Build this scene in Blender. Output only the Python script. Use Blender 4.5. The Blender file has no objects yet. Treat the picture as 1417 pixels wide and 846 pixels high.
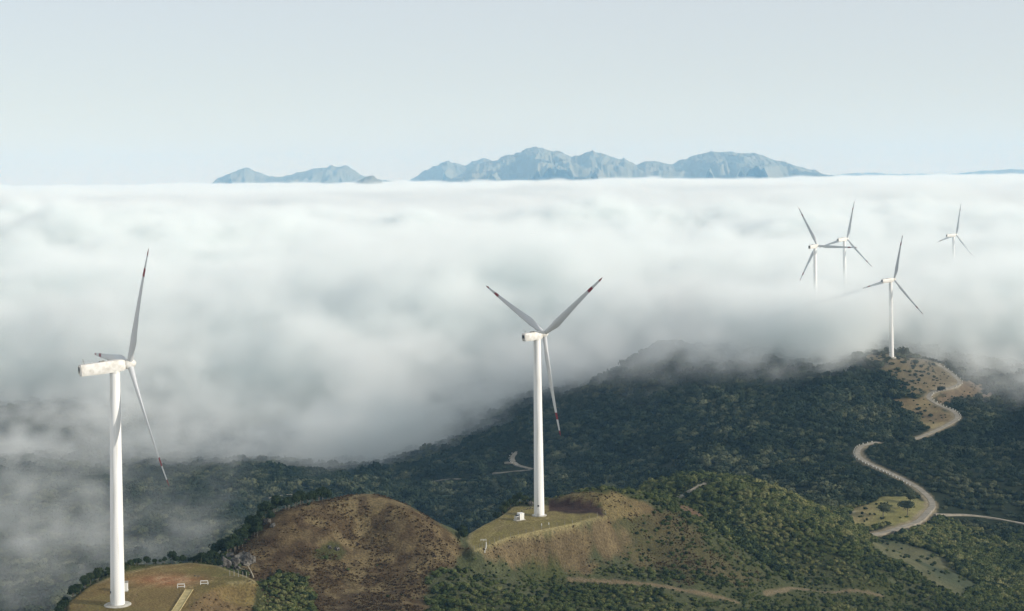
import bpy, bmesh, math, random
import numpy as np
from mathutils import Vector, Matrix

R = math.radians
scene = bpy.context.scene
coll = scene.collection

# ------------------------------------------------------------------ camera, sky, sun, exposure
CAM_Z = 125.7
F = 2200.0                      # focal length in photo pixels (photo is 1417 wide)
cam = bpy.data.cameras.new('camera')
cam.sensor_width = 36.0
cam.lens = 36.0 * F / 1417.0
cam.shift_y = -(423.0 - 249.0) / 1417.0
cam.clip_start = 1.0
cam.clip_end = 200000.0
camo = bpy.data.objects.new('camera', cam)
coll.objects.link(camo)
camo.matrix_world = Matrix.Translation((0, 0, CAM_Z)) @ Matrix.Rotation(R(90), 4, 'X') @ Matrix.Rotation(R(-0.7), 4, 'Z')
scene.camera = camo

SUN_EL, SUN_AZ = 19.0, -18.0     # elevation; azimuth from +X towards +Y (negative = camera side)
world = bpy.data.worlds.new('World')
scene.world = world
world.use_nodes = True
wn = world.node_tree
bg = wn.nodes['Background']
sky = wn.nodes.new('ShaderNodeTexSky')
sky.sky_type = 'NISHITA'
sky.sun_disc = False
sky.sun_elevation = R(SUN_EL)
sky.sun_rotation = R(90 - SUN_AZ)
sky.altitude = 900
sky.air_density = 1.0
sky.dust_density = 0.0
sky.ozone_density = 2.2
veil = wn.nodes.new('ShaderNodeMix'); veil.data_type = 'RGBA'        # thin high veil of cloud over the whole sky
veil.inputs['Factor'].default_value = 0.60
veil.inputs['B'].default_value = (8.1, 8.0, 7.75, 1)
wn.links.new(sky.outputs[0], veil.inputs['A'])
wn.links.new(veil.outputs['Result'], bg.inputs[0])
bg.inputs[1].default_value = 0.13

sun = bpy.data.lights.new('sun', 'SUN')
sun.energy = 5.0
sun.angle = R(0.5)
sun.color = (1.0, 0.945, 0.86)
suno = bpy.data.objects.new('sun', sun)
coll.objects.link(suno)
sd = Vector((math.cos(R(SUN_AZ)) * math.cos(R(SUN_EL)), math.sin(R(SUN_AZ)) * math.cos(R(SUN_EL)), math.sin(R(SUN_EL))))
suno.rotation_euler = sd.to_track_quat('Z', 'Y').to_euler()

scene.view_settings.view_transform = 'Standard'
scene.view_settings.look = 'None'
scene.view_settings.exposure = -0.24
scene.view_settings.gamma = 1.0
scene.view_settings.use_curve_mapping = False
cy = scene.cycles
cy.max_bounces = 16
cy.diffuse_bounces = 2
cy.glossy_bounces = 1
cy.transmission_bounces = 1
cy.volume_bounces = 14
cy.transparent_max_bounces = 12
cy.use_adaptive_sampling = True
cy.adaptive_threshold = 0.02
cy.use_denoising = True
cy.volume_max_steps = 512
cy.volume_step_rate = 1.0
cy.caustics_reflective = False
cy.caustics_refractive = False

# ------------------------------------------------------------------ helpers
ROLL = R(0.7)
CR, SR = math.cos(ROLL), math.sin(ROLL)
def unroll(px, py):
    x, y = px - 708.5, -(py - 249.0)
    return x * CR + y * SR, -x * SR + y * CR
def W(px, py, D):
    """world point at distance D seen at photo pixel (px, py)"""
    u, v = unroll(px, py)
    return (u * D / F, D, CAM_Z + v * D / F)
def tag(o, label=None, cat=None, group=None, kind=None):
    if label: o['label'] = label
    if cat: o['category'] = cat
    if group: o['group'] = group
    if kind: o['kind'] = kind
    return o
def link(o, parent=None):
    coll.objects.link(o)
    if parent: o.parent = parent
    return o
def sm(a, b, x):
    t = np.clip((x - a) / (b - a), 0, 1)
    return t * t * (3 - 2 * t)

def _hash2(ix, iy, seed):
    n = (ix.astype(np.int64) * 374761393 + iy.astype(np.int64) * 668265263 + seed * 1442695041) & 0xffffffff
    n = ((n ^ (n >> 13)) * 1274126177) & 0xffffffff
    n = (n ^ (n >> 16)) & 0xffffffff
    return n / 4294967295.0
def vnoise(x, y, seed=0):
    ix, iy = np.floor(x), np.floor(y)
    fx, fy = x - ix, y - iy
    fx = fx * fx * fx * (fx * (fx * 6 - 15) + 10); fy = fy * fy * fy * (fy * (fy * 6 - 15) + 10)
    a, b = _hash2(ix, iy, seed), _hash2(ix + 1, iy, seed)
    c, d = _hash2(ix, iy + 1, seed), _hash2(ix + 1, iy + 1, seed)
    return (a + (b - a) * fx) * (1 - fy) + (c + (d - c) * fx) * fy
def fbm(x, y, seed=0, octs=5, gain=0.5):
    s, a, t = 0, 1.0, 0
    for k in range(octs):
        s = s + a * (vnoise(x * 2 ** k + 17.3 * k, y * 2 ** k - 9.1 * k, seed + k) - 0.5) * 2
        t += a; a *= gain
    return s / t

# ------------------------------------------------------------------ the lie of the land
CP = []          # control points x, y, z
def cps(*pts):
    for p in pts: CP.append(W(*p))
# crest and front of the brown hill, pad of the first turbine
cps((250,783,530),(150,800,522),(100,835,490),(300,772,548),(370,716,566),(430,694,574),(480,685,577),(510,687,576),(560,706,570),(610,744,562),(640,773,556))
cps((450,846,505),(450,770,545),(380,760,545),(380,830,507),(330,815,512),(560,846,505),(600,800,538),(550,770,552),(500,730,566))
cps((700,800,560),(660,780,560),(640,846,520),(750,846,530),(750,802,580),(850,846,548),(900,830,578),(1000,846,592),(1060,826,625),(1150,846,642),(1300,846,682),(1400,842,720))
# second pad and mound, flank to the right
cps((655,752,572),(650,742,576),(700,703,632),(745,692,640),(780,686,631),(805,685,630),(860,688,637),(890,699,641),(930,722,641),(980,755,638),(1040,795,636),(1062,815,632))
cps((760,765,598),(700,765,585),(850,772,606),(850,740,616),(950,792,612),(900,760,625),(820,800,590),(930,820,595))
# green bushy hill
cps((880,692,790),(920,669,800),(960,661,805),(1010,664,800),(1060,672,795),(1100,690,785),(1140,712,770),(1200,745,752),(1260,785,732),(1320,822,712))
cps((1000,740,722),(950,720,715),(1100,780,692),(1150,822,667),(1050,760,705),(1080,720,740),(1200,800,690),(1250,835,690))
# valley floor and road on the right
cps((1235,765,808),(1300,790,778),(1400,830,742),(1350,760,850),(1417,720,930),(1330,730,900))
ROADPX = [(1186,740,836),(1215,738,842),(1245,731,853),(1270,722,870),(1285,708,900),(1290,694,930),(1278,682,958),(1258,669,985),(1232,655,1015),(1205,643,1045),(1190,634,1068),(1187,625,1090),(1194,617,1110),(1215,611,1127)]
ROADPX2 = [(1262,609,1150),(1290,598,1180),(1312,588,1205),(1325,577,1226),(1318,569,1250),(1298,560,1275),(1285,551,1294),(1295,544,1312),(1318,537,1330),(1328,528,1350),(1318,519,1370),(1296,508,1394)]
cps(*ROADPX[::2]); cps(*ROADPX2[::2])
# forested slope
cps((1236,494,1381),(1180,489,1395),(1100,485,1430),(1000,475,1500),(960,473,1550),(900,487,1590),(850,512,1610),(780,540,1640),(650,572,1690),(520,620,1700))
cps((1100,560,1250),(1000,560,1320),(900,570,1360),(800,600,1360),(700,640,1340),(1100,640,1080),(1000,630,1120),(900,640,1160),(800,660,1220),(720,690,1180),(600,700,1260),(600,650,1390),(480,680,1310),(400,650,1460),(400,720,1230),(200,650,1500),(200,740,1170),(0,650,1500),(50,800,1000),(200,560,1850),(0,560,1850),(400,600,1750),(1180,560,1255),(1150,640,1070),(1100,690,960),(1150,700,900))
cps((1417,600,1150),(1380,640,1070),(1370,585,1210),(1390,530,1390),(1417,560,1320),(1300,645,1040),(1320,680,970),(1400,695,960),(1250,575,1230),(1250,535,1300))
XYZ = [(-28,622,-32),(-14,602,-24),(-48,622,-24),(-8,592,-19),(-60,640,-60),(-100,600,-50),(-150,560,-55),(-170,500,-40),(-60,700,-100),(-160,700,-115),(-20,720,-80),(20,690,-45),(40,760,-70),(80,720,-40),(0,900,-110),(-200,850,-125),(-350,900,-128),(100,950,-85),(150,900,-62),
       (-130,440,-4),(-80,430,-8),(0,430,-18),(60,430,-30),(160,480,-50),(260,560,-66),(-220,430,-50),(-300,600,-110),(400,700,-70),(380,850,-70),
       (450,1000,-42),(470,1100,-24),(450,1200,-38),(600,1000,-20),(650,1300,-40),(700,700,-70),(480,1380,-58),
       (286,1493,-24),(347,1650,-30),(547,1960,-40),(430,1800,-30),(150,1560,-30),(100,1750,-70),(250,1850,-60),(700,1700,-90),(800,2200,-110),(300,2400,-120),(-200,2200,-135),(-800,2200,-135),(-1200,1700,-130),(1200,1500,-100),(1400,2500,-130),
       (0,3000,-130),(-1500,3500,-130),(1500,3500,-130),(0,6000,-130),(-2500,6500,-130),(2500,6500,-130),(-700,1200,-128),(-600,1500,-135),(-500,700,-120),(-700,430,-120),(900,430,-90),(900,900,-50)]
for p in XYZ: CP.append(p)
CP = np.array(CP, float)
def _uv(x, y): return np.stack([x / y * 2.6, np.log(y / 400.0) * 2.2], -1)
def _k(r2): return 0.5 * r2 * np.log(r2 + 1e-9)
_c = _uv(CP[:, 0], CP[:, 1])
_n = len(CP)
_A = np.zeros((_n + 3, _n + 3))
_A[:_n, :_n] = _k(((_c[:, None] - _c[None]) ** 2).sum(-1)) + np.eye(_n) * 2e-5
_A[:_n, _n] = 1; _A[:_n, _n + 1:] = _c
_A[_n, :_n] = 1; _A[_n + 1:, :_n] = _c.T
_w = np.linalg.solve(_A, np.concatenate([CP[:, 2], np.zeros(3)]))
def tps(x, y):
    x = np.asarray(x, float).ravel(); y = np.asarray(y, float).ravel()
    out = np.empty(len(x))
    for i in range(0, len(x), 20000):
        p = _uv(x[i:i + 20000], y[i:i + 20000])
        r2 = ((p[:, None] - _c[None]) ** 2).sum(-1)
        out[i:i + 20000] = _k(r2) @ _w[:_n] + _w[_n] + p @ _w[_n + 1:]
    return out

def poly_sd(x, y, P):
    """signed distance to polygon, positive inside"""
    P = np.array(P, float)
    d = np.full(x.shape, 1e9); ins = np.zeros(x.shape, bool)
    for i in range(len(P)):
        a, b = P[i - 1], P[i]
        ex, ey = b - a
        t = np.clip(((x - a[0]) * ex + (y - a[1]) * ey) / (ex * ex + ey * ey), 0, 1)
        d = np.minimum(d, np.hypot(x - a[0] - ex * t, y - a[1] - ey * t))
        c = ((a[1] > y) != (b[1] > y)) & (x < (b[0] - a[0]) * (y - a[1]) / (b[1] - a[1] + 1e-12) + a[0])
        ins ^= c
    return np.where(ins, d, -d)
def on_plane(px, py, z):
    u, v = unroll(px, py)
    D = (CAM_Z - z) * F / -v
    return (u * D / F, D)
PAD1Z, PAD2Z = 0.0, -4.4
PAD1 = [on_plane(*p, PAD1Z) for p in [(92,850),(100,832),(125,812),(165,796),(215,785),(262,779),(300,783),(340,797),(352,803),(318,806),(290,815),(262,838),(250,860),(235,900),(110,900)]]
PAD2 = [on_plane(*p, PAD2Z) for p in [(650,738),(649,750),(656,762),(672,757),(700,745),(745,735),(790,726),(838,713),(822,704),(765,701),(735,703),(712,702),(690,716),(668,727)]]
BENCH = [W(*p)[:2] for p in [(760,800,578),(830,806,572),(920,815,585),(1000,828,600),(1040,834,606)]]
def seg_dist(x, y, P):
    d = np.full(x.shape, 1e9)
    for a, b in zip(P[:-1], P[1:]):
        ex, ey = b[0] - a[0], b[1] - a[1]
        t = np.clip(((x - a[0]) * ex + (y - a[1]) * ey) / (ex * ex + ey * ey), 0, 1)
        d = np.minimum(d, np.hypot(x - a[0] - ex * t, y - a[1] - ey * t))
    return d
ROAD = [W(*p) for p in ROADPX]
ROAD2 = [W(*p) for p in ROADPX2]
def height(x, y, detail=True):
    sh = np.shape(x)
    x = np.asarray(x, float).ravel(); y = np.asarray(y, float).ravel()
    z = tps(x, y)
    far = sm(900, 1400, y)
    n = fbm(x / 120, y / 120, 5, 5) * (2.0 + 8 * far) - 6.0 * far
    n += fbm(x / 18, y / 18, 31, 3) * 1.1
    rd = np.minimum(seg_dist(x, y, ROAD), seg_dist(x, y, ROAD2))
    n *= sm(6, 45, rd) * sm(12, 55, np.hypot(x - 326, y - 1378))
    m1 = poly_sd(x, y, PAD1); m2 = poly_sd(x, y, PAD2)
    k1 = sm(-5, 0.3, m1); k2 = sm(-5, 0.3, m2)
    z = z + n
    z = z * (1 - k1) + PAD1Z * k1
    z = z * (1 - k2) + PAD2Z * k2
    return z.reshape(sh)

# ------------------------------------------------------------------ terrain sheet
def pick(px, py, d0=430.0, d1=2600.0):
    """distance at which the sight line through a photo pixel meets the ground"""
    u, v = unroll(px, py)
    D = np.geomspace(d0, d1, 700)
    h = CAM_Z + v * D / F - height(u * D / F, D)
    k = int(np.argmax(h < 0))
    if h[k] >= 0: return d1
    if k == 0: return d0
    t = h[k - 1] / (h[k - 1] - h[k])
    return D[k - 1] + (D[k] - D[k - 1]) * t
def G(px, py, **kw):
    D = pick(px, py, **kw); u, v = unroll(px, py)
    x = u * D / F
    return (x, D, float(height(np.array([x]), np.array([D]))[0]))
def Gc(px, py, dmax=660.0):
    while pick(px, py) > dmax: py += 1.0
    return G(px, py)
def project(x, y, z):
    u, v = x / y * F, (z - CAM_Z) / y * F
    return 708.5 + u * CR - v * SR, 249.0 - (u * SR + v * CR)
NY, NX = 900, 760
yy = 425.0 * (9000.0 / 425.0) ** (np.linspace(0, 1, NY) ** 1.35)
uu = np.linspace(-0.52, 0.52, NX)
GX = yy[:, None] * uu[None]
GY = np.repeat(yy[:, None], NX, 1)
GZ = height(GX, GY)
def grid_mesh(name, X, Y, Z):
    ny, nx = X.shape
    me = bpy.data.meshes.new(name)
    co = np.stack([X, Y, Z], -1).reshape(-1, 3).astype(np.float32)
    i = np.arange(ny * nx).reshape(ny, nx)
    q = np.stack([i[:-1, :-1], i[:-1, 1:], i[1:, 1:], i[1:, :-1]], -1).reshape(-1, 4)
    me.vertices.add(len(co)); me.vertices.foreach_set('co', co.ravel())
    me.loops.add(q.size); me.loops.foreach_set('vertex_index', q.ravel().astype(np.int32))
    me.polygons.add(len(q)); me.polygons.foreach_set('loop_start', np.arange(0, q.size, 4, dtype=np.int32))
    me.polygons.foreach_set('use_smooth', np.ones(len(q), bool))
    me.update(); me.validate()
    return me

# ground cover: outlines on the slopes, each with the distances it lies between
REG = {
 'brown1': ([(440,870),(372,830),(350,806),(335,785),(318,760),(365,712),(420,688),(480,674),(514,676),(566,696),(622,737),(652,772),(605,786),(584,812),(600,870)], 480, 600, 10),
 'bank1':  ([(262,838),(290,815),(318,806),(352,803),(352,870),(235,870)], 440, 530, 4),
 'patch':  ([(432,762),(445,752),(470,751),(484,764),(470,776),(440,776)], 480, 600, 6),
 'patch2': ([(352,812),(385,790),(425,798),(440,825),(425,870),(350,870)], 440, 560, 6),
 'brown2': ([(652,764),(700,746),(745,736),(838,714),(850,722),(852,745),(838,768),(800,785),(745,778),(700,772)], 560, 640, 18),
 'mound':  ([(757,690),(790,681),(860,684),(905,702),(880,716),(845,722),(838,713),(830,700),(790,697)], 600, 670, 5),
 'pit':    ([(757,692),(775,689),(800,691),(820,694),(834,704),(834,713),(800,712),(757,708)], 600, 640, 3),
 'flank':  ([(850,716),(905,702),(960,735),(1010,775),(1050,805),(960,800),(880,780),(848,755)], 580, 670, 16),
 'gully':  ([(985,722),(1012,732),(1062,770),(1090,802),(1040,800),(1000,765)], 660, 790, 8),
 'clearing': ([(1168,712),(1190,702),(1222,690),(1262,684),(1287,697),(1283,710),(1250,726),(1196,734)], 820, 990, 4),
 'field':  ([(1196,748),(1240,744),(1300,772),(1350,812),(1330,830),(1262,786),(1225,770)], 690, 880, 5),
 'bare':   ([(1218,556),(1262,551),(1284,549),(1300,566),(1326,579),(1310,592),(1288,600),(1266,578),(1250,564)], 1150, 1340, 5),
 'crest':  ([(1190,489),(1236,487),(1300,503),(1332,526),(1318,540),(1290,549),(1258,545),(1235,520)], 1290, 1460, 8),
 'verge':  ([(1318,520),(1350,530),(1385,552),(1360,556),(1330,548),(1300,560),(1296,548),(1326,536)], 1240, 1420, 6),
 'scree':  ([(918,708),(955,700),(975,720),(955,732)], 660, 820, 6),
}
def region(name, PX, PY, D, wob=None):
    P, d0, d1, soft = REG[name]
    sd_ = poly_sd(PX, PY, P)
    if wob is not None: sd_ = sd_ + wob * soft
    return sm(-soft * 0.5, soft * 0.5, sd_) * ((D > d0) & (D < d1))
TRACKS = {   # name: (photo pixels, half width in metres, colour)
 'bench': ([(790,802),(820,804),(860,806),(920,812),(975,822),(1020,834)], 1.4, (.15,.120,.072)),
 'track2': ([(1060,822),(1120,816),(1180,817),(1222,826)], 1.0, (.14,.115,.07)),
 'foot': ([(914,706),(922,701),(936,692),(955,680),(976,669)], 1.0, (.30,.29,.24)),
 'side': ([(1170,712),(1182,708)], 1.5, (.3,.27,.18)),
}
tr_xy = {k: [G(*p, d0=700 if k == 'foot' else 430)[:2] for p in v[0]] for k, v in TRACKS.items()}
def seg_all(x, y, exclude=()):
    return None
def cover(X, Y, Z):
    """base colours of the bare ground and masks for planting"""
    sh = X.shape
    x, y, z = X.ravel(), Y.ravel(), Z.ravel()
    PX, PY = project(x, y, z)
    w = fbm(x / 9, y / 9, 77, 4) * 1.6
    n1 = fbm(x / 30, y / 30, 78, 4); n2 = fbm(x / 3.1, y / 3.1, 79, 3)
    m = {k: region(k, PX, PY, y, w) for k in REG}
    m['pad1'] = sm(-1.2, .4, poly_sd(x, y, PAD1) + w * .5); m['pad2'] = sm(-1.0, .4, poly_sd(x, y, PAD2) + w * .4)
    for k, (p, hw, c_) in TRACKS.items():
        m['t_' + k] = sm(hw * 1.3, hw * .6, seg_dist(x, y, tr_xy[k]) + w * .4)
    col = np.empty((x.size, 3)); col[:] = (.016, .022, .010)
    near = (1 - sm(700, 860, y))[:, None]
    col = col + near * (np.array([.034, .034, .014])  + np.clip(n1, -.5, .5)[:, None] * .02)
    def lay(mask, c0, c1=None, t=None):
        nonlocal col
        c_ = np.array(c0)[None] * np.ones((x.size, 1))
        if c1 is not None:
            tt = np.clip(t, 0, 1)[:, None]; c_ = c_ * (1 - tt) + np.array(c1)[None] * tt
        col = col * (1 - mask[:, None]) + c_ * mask[:, None]
    lay(m['flank'] * .8, (.050, .056, .022), (.085, .064, .034), .5 + n1)
    crest = sm(-30, 5, -(PY - 690)) * 0
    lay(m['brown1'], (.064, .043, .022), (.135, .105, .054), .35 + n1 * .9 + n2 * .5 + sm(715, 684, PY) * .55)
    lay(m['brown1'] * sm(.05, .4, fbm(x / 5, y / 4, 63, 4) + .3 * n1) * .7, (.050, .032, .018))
    lay(m['patch'] * m['brown1'], (.05, .05, .02)); lay(m['patch2'], (.045, .048, .02))
    lay(m['bank1'], (.145, .10, .048), (.13, .10, .04), .5 + n1 * 1.2 + n2 * .6)
    lay(m['brown2'], (.078, .058, .032), (.125, .096, .052), .5 + n1 + n2 * .4)
    lay(m['mound'], (.135, .108, .050), (.10, .072, .038), .4 + n1 * 1.4)
    lay(m['pad1'], (.165, .120, .048), (.120, .105, .036), .5 + n1 * 1.5 + n2 * .4)
    lay(m['pad2'], (.185, .150, .062), (.15, .13, .045), .5 + n1 * 1.5 + n2 * .4)
    e = np.exp(-(((PX - 232) / 46) ** 2 + ((PY - 803) / 8) ** 2) * 1.0) * (y < 560)
    lay(m['pad1'] * np.clip(e * 1.3 + w * .12 - .1, 0, 1), (.27, .125, .055), (.30, .21, .12), .4 + n2 + n1)
    for T_ in ([(250,835),(262,812),(240,803),(205,806),(182,822),(178,838)], [(262,812),(300,800),(330,797)], [(240,803),(215,790),(262,786)]):
        dl = seg_dist(x, y, [on_plane(*p, 0.0) for p in T_]) + w * .12
        lay(m['pad1'] * np.exp(-((dl - .95) / .28) ** 2) * .55, (.27, .19, .10))
    for T_ in ([(664,750),(690,730),(722,722),(750,719),(790,716)], [(690,730),(700,712),(725,706)]):
        dl = seg_dist(x, y, [on_plane(*p, PAD2Z) for p in T_]) + w * .12
        lay(m['pad2'] * np.exp(-((dl - .95) / .3) ** 2) * .5, (.27, .22, .12))
    ed = np.exp(-((poly_sd(x, y, PAD1) - .1) / .8) ** 2) * (y > 500); lay(ed * .5, (.26, .22, .13))
    ed = np.exp(-((poly_sd(x, y, PAD2) - .1) / .7) ** 2); lay(ed * .55, (.28, .24, .13))
    lay(m['pit'], (.032, .018, .015), (.05, .03, .022), .5 + n2)  # dark reddish soil, colour darkened further to stand in for shade on the scarp
    lay(m['clearing'], (.17, .16, .06), (.20, .17, .08), .5 + n1 * 1.5)
    lay(m['field'], (.055, .066, .035), (.095, .095, .05), .5 + n1 * 1.5)
    lay(m['bare'], (.14, .105, .055), (.22, .18, .09), .5 + n1 * 1.6)
    lay(m['crest'], (.12, .10, .055), (.15, .12, .07), .5 + n1)
    lay(m['verge'], (.15, .11, .065)); lay(m['scree'] * .7, (.13, .075, .05))
    rd = np.minimum(seg_dist(x, y, ROAD), seg_dist(x, y, ROAD2)) + w
    lay(sm(4.6, 2.4, rd), (.20, .17, .11))
    for k, (p, hw, c_) in TRACKS.items(): lay(m['t_' + k], c_, tuple(q * .8 for q in c_), .5 + n2)
    col = col * (1 + .30 * n2[:, None])
    return np.clip(col, .008, .6), m, PX, PY
tm = grid_mesh('hillside', GX, GY, GZ)
ground = link(bpy.data.objects.new('hillside', tm))
tag(ground, kind='structure')
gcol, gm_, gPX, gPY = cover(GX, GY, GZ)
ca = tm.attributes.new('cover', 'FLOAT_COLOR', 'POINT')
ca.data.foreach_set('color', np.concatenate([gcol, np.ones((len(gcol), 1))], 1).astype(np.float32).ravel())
def new_mat(name, col=(.5, .5, .5), rough=.8, spec=.3):
    m = bpy.data.materials.new(name); m.use_nodes = True
    p = m.node_tree.nodes['Principled BSDF']
    p.inputs['Base Color'].default_value = (*col, 1); p.inputs['Roughness'].default_value = rough
    p.inputs['Specular IOR Level'].default_value = spec
    return m
def noise_col(m, c0, c1, scale, lo=.35, hi=.65, detail=5, attr=None, coord='Object'):
    nt = m.node_tree; p = nt.nodes['Principled BSDF']
    tc = nt.nodes.new('ShaderNodeTexCoord'); ns = nt.nodes.new('ShaderNodeTexNoise')
    ns.inputs['Scale'].default_value = scale; ns.inputs['Detail'].default_value = detail
    nt.links.new(tc.outputs[coord], ns.inputs['Vector'])
    cr = nt.nodes.new('ShaderNodeValToRGB'); e = cr.color_ramp.elements
    e[0].position = lo; e[1].position = hi; e[0].color = (*c0, 1); e[1].color = (*c1, 1)
    nt.links.new(ns.outputs[0], cr.inputs[0]); nt.links.new(cr.outputs[0], p.inputs['Base Color'])
    return ns, cr
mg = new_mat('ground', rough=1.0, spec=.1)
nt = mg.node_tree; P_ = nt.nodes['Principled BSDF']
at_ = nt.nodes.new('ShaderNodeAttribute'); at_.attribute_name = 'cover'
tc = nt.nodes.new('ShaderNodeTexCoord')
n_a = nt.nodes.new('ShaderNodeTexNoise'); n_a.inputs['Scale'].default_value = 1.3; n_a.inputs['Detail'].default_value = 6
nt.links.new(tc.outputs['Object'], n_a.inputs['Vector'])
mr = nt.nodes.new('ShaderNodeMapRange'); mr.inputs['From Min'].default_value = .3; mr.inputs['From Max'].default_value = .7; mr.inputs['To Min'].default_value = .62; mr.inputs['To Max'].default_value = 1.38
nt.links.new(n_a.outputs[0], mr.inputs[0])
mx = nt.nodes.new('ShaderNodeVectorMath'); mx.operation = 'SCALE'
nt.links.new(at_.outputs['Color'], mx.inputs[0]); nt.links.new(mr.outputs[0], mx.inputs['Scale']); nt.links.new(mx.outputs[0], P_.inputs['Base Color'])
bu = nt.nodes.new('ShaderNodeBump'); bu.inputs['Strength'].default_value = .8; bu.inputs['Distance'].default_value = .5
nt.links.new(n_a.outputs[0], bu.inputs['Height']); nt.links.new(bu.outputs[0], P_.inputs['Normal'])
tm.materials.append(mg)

# ------------------------------------------------------------------ fog
def spectral(shape, cell, lmax, lmin, beta, seed, an=(1, 1, 1)):
    rng = np.random.default_rng(seed)
    ks = np.meshgrid(np.fft.fftfreq(shape[0], cell) * an[0], np.fft.fftfreq(shape[1], cell) * an[1], np.fft.rfftfreq(shape[2], cell) * an[2], indexing='ij')
    k = np.sqrt(ks[0] ** 2 + ks[1] ** 2 + ks[2] ** 2)
    amp = (k * lmax) ** 2 / (1 + (k * lmax) ** 2) / (k * lmax + 1e-6) ** beta * np.exp(-(k * lmin) ** 2)
    amp[0, 0, 0] = 0
    w = np.fft.rfftn(rng.normal(size=shape).astype(np.float32))
    o = np.fft.irfftn(w * amp, s=shape, axes=(0, 1, 2))
    return (o / o.std()).astype(np.float32)

def fog_volume(name, dens, lo, hi, mat):
    nx, ny, nz = dens.shape
    me = bpy.data.meshes.new(name)
    n = dens.size
    me.vertices.add(n)
    a = me.attributes.new('dens', 'FLOAT', 'POINT')
    a.data.foreach_set('value', dens.astype(np.float32).ravel())
    co = np.empty((n, 3), np.float32)
    g = np.meshgrid(np.linspace(lo[0], hi[0], nx), np.linspace(lo[1], hi[1], ny), np.linspace(lo[2], hi[2], nz), indexing='ij')
    for k in range(3): co[:, k] = g[k].ravel()
    me.vertices.foreach_set('co', co.ravel())
    o = link(bpy.data.objects.new(name, me))
    ng = bpy.data.node_groups.new(name + '_nodes', 'GeometryNodeTree')
    ng.interface.new_socket('Geometry', in_out='INPUT', socket_type='NodeSocketGeometry')
    ng.interface.new_socket('Geometry', in_out='OUTPUT', socket_type='NodeSocketGeometry')
    N, L = ng.nodes, ng.links
    gi, go = N.new('NodeGroupInput'), N.new('NodeGroupOutput')
    pos = N.new('GeometryNodeInputPosition')
    sep = N.new('ShaderNodeSeparateXYZ'); L.new(pos.outputs[0], sep.inputs[0])
    idx = None
    for k, (m, st) in enumerate(((nx, ny * nz), (ny, nz), (nz, 1))):
        mr = N.new('ShaderNodeMapRange'); mr.clamp = True
        L.new(sep.outputs[k], mr.inputs['Value'])
        mr.inputs['From Min'].default_value = lo[k]; mr.inputs['From Max'].default_value = hi[k]
        mr.inputs['To Min'].default_value = 0; mr.inputs['To Max'].default_value = m - 1
        fi = N.new('FunctionNodeFloatToInt'); fi.rounding_mode = 'ROUND'; L.new(mr.outputs['Result'], fi.inputs[0])
        mu = N.new('FunctionNodeIntegerMath'); mu.operation = 'MULTIPLY'
        L.new(fi.outputs[0], mu.inputs[0]); mu.inputs[1].default_value = st
        if idx is None: idx = mu
        else:
            ad = N.new('FunctionNodeIntegerMath'); ad.operation = 'ADD'
            L.new(idx.outputs[0], ad.inputs[0]); L.new(mu.outputs[0], ad.inputs[1]); idx = ad
    na = N.new('GeometryNodeInputNamedAttribute'); na.data_type = 'FLOAT'; na.inputs['Name'].default_value = 'dens'
    si = N.new('GeometryNodeSampleIndex'); si.data_type = 'FLOAT'; si.domain = 'POINT'
    L.new(gi.outputs[0], si.inputs['Geometry']); L.new(na.outputs[0], si.inputs['Value']); L.new(idx.outputs[0], si.inputs['Index'])
    vc = N.new('GeometryNodeVolumeCube')
    L.new(si.outputs[0], vc.inputs['Density'])
    vc.inputs['Min'].default_value = lo; vc.inputs['Max'].default_value = hi
    for k, m in enumerate((nx, ny, nz)): vc.inputs['Resolution ' + 'XYZ'[k]].default_value = m
    sm_ = N.new('GeometryNodeSetMaterial'); sm_.inputs['Material'].default_value = mat
    L.new(vc.outputs[0], sm_.inputs[0]); L.new(sm_.outputs[0], go.inputs[0])
    md = o.modifiers.new('fog', 'NODES'); md.node_group = ng
    me.materials.append(mat)
    return o

def volmat(name, color, k, aniso=0.0):
    m = bpy.data.materials.new(name); m.use_nodes = True
    nt = m.node_tree; nt.nodes.remove(nt.nodes['Principled BSDF'])
    v = nt.nodes.new('ShaderNodeVolumePrincipled')
    v.inputs['Color'].default_value = (*color, 1)
    v.inputs['Density'].default_value = k
    v.inputs['Anisotropy'].default_value = aniso
    nt.links.new(v.outputs[0], nt.nodes['Material Output'].inputs['Volume'])
    return m, v
fogmat, _v = volmat('fog', (0.954, 0.984, 0.981), 1.0, 0.0)
fogmat.cycles.volume_step_rate = 1.0 if hasattr(fogmat.cycles, 'volume_step_rate') else 1.0

CELL = 7.5
lo = (-1350.0, 850.0, -170.0); hi = (1350.0, 4300.0, 110.0)
sh = tuple(int((hi[k] - lo[k]) / CELL) + 1 for k in range(3))
gx = np.linspace(lo[0], hi[0], sh[0])[:, None, None]; gy = np.linspace(lo[1], hi[1], sh[1])[None, :, None]; gz = np.linspace(lo[2], hi[2], sh[2])[None, None, :]
n1 = spectral(sh, CELL, 500, 40, 2.0, 3, (1, 1, 0.5))
n2 = spectral(sh, CELL, 160, 14, 1.5, 4, (1, 1, 0.8))
n3 = spectral(sh, CELL, 90, 10, 1.1, 6, (1, 1, 0.55))
def blob(p, r, amt=1.0):
    return amt * np.exp(-(((gx - p[0]) / r[0]) ** 2 + ((gy - p[1]) / r[1]) ** 2 + ((gz - p[2]) / r[2]) ** 2))
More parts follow.
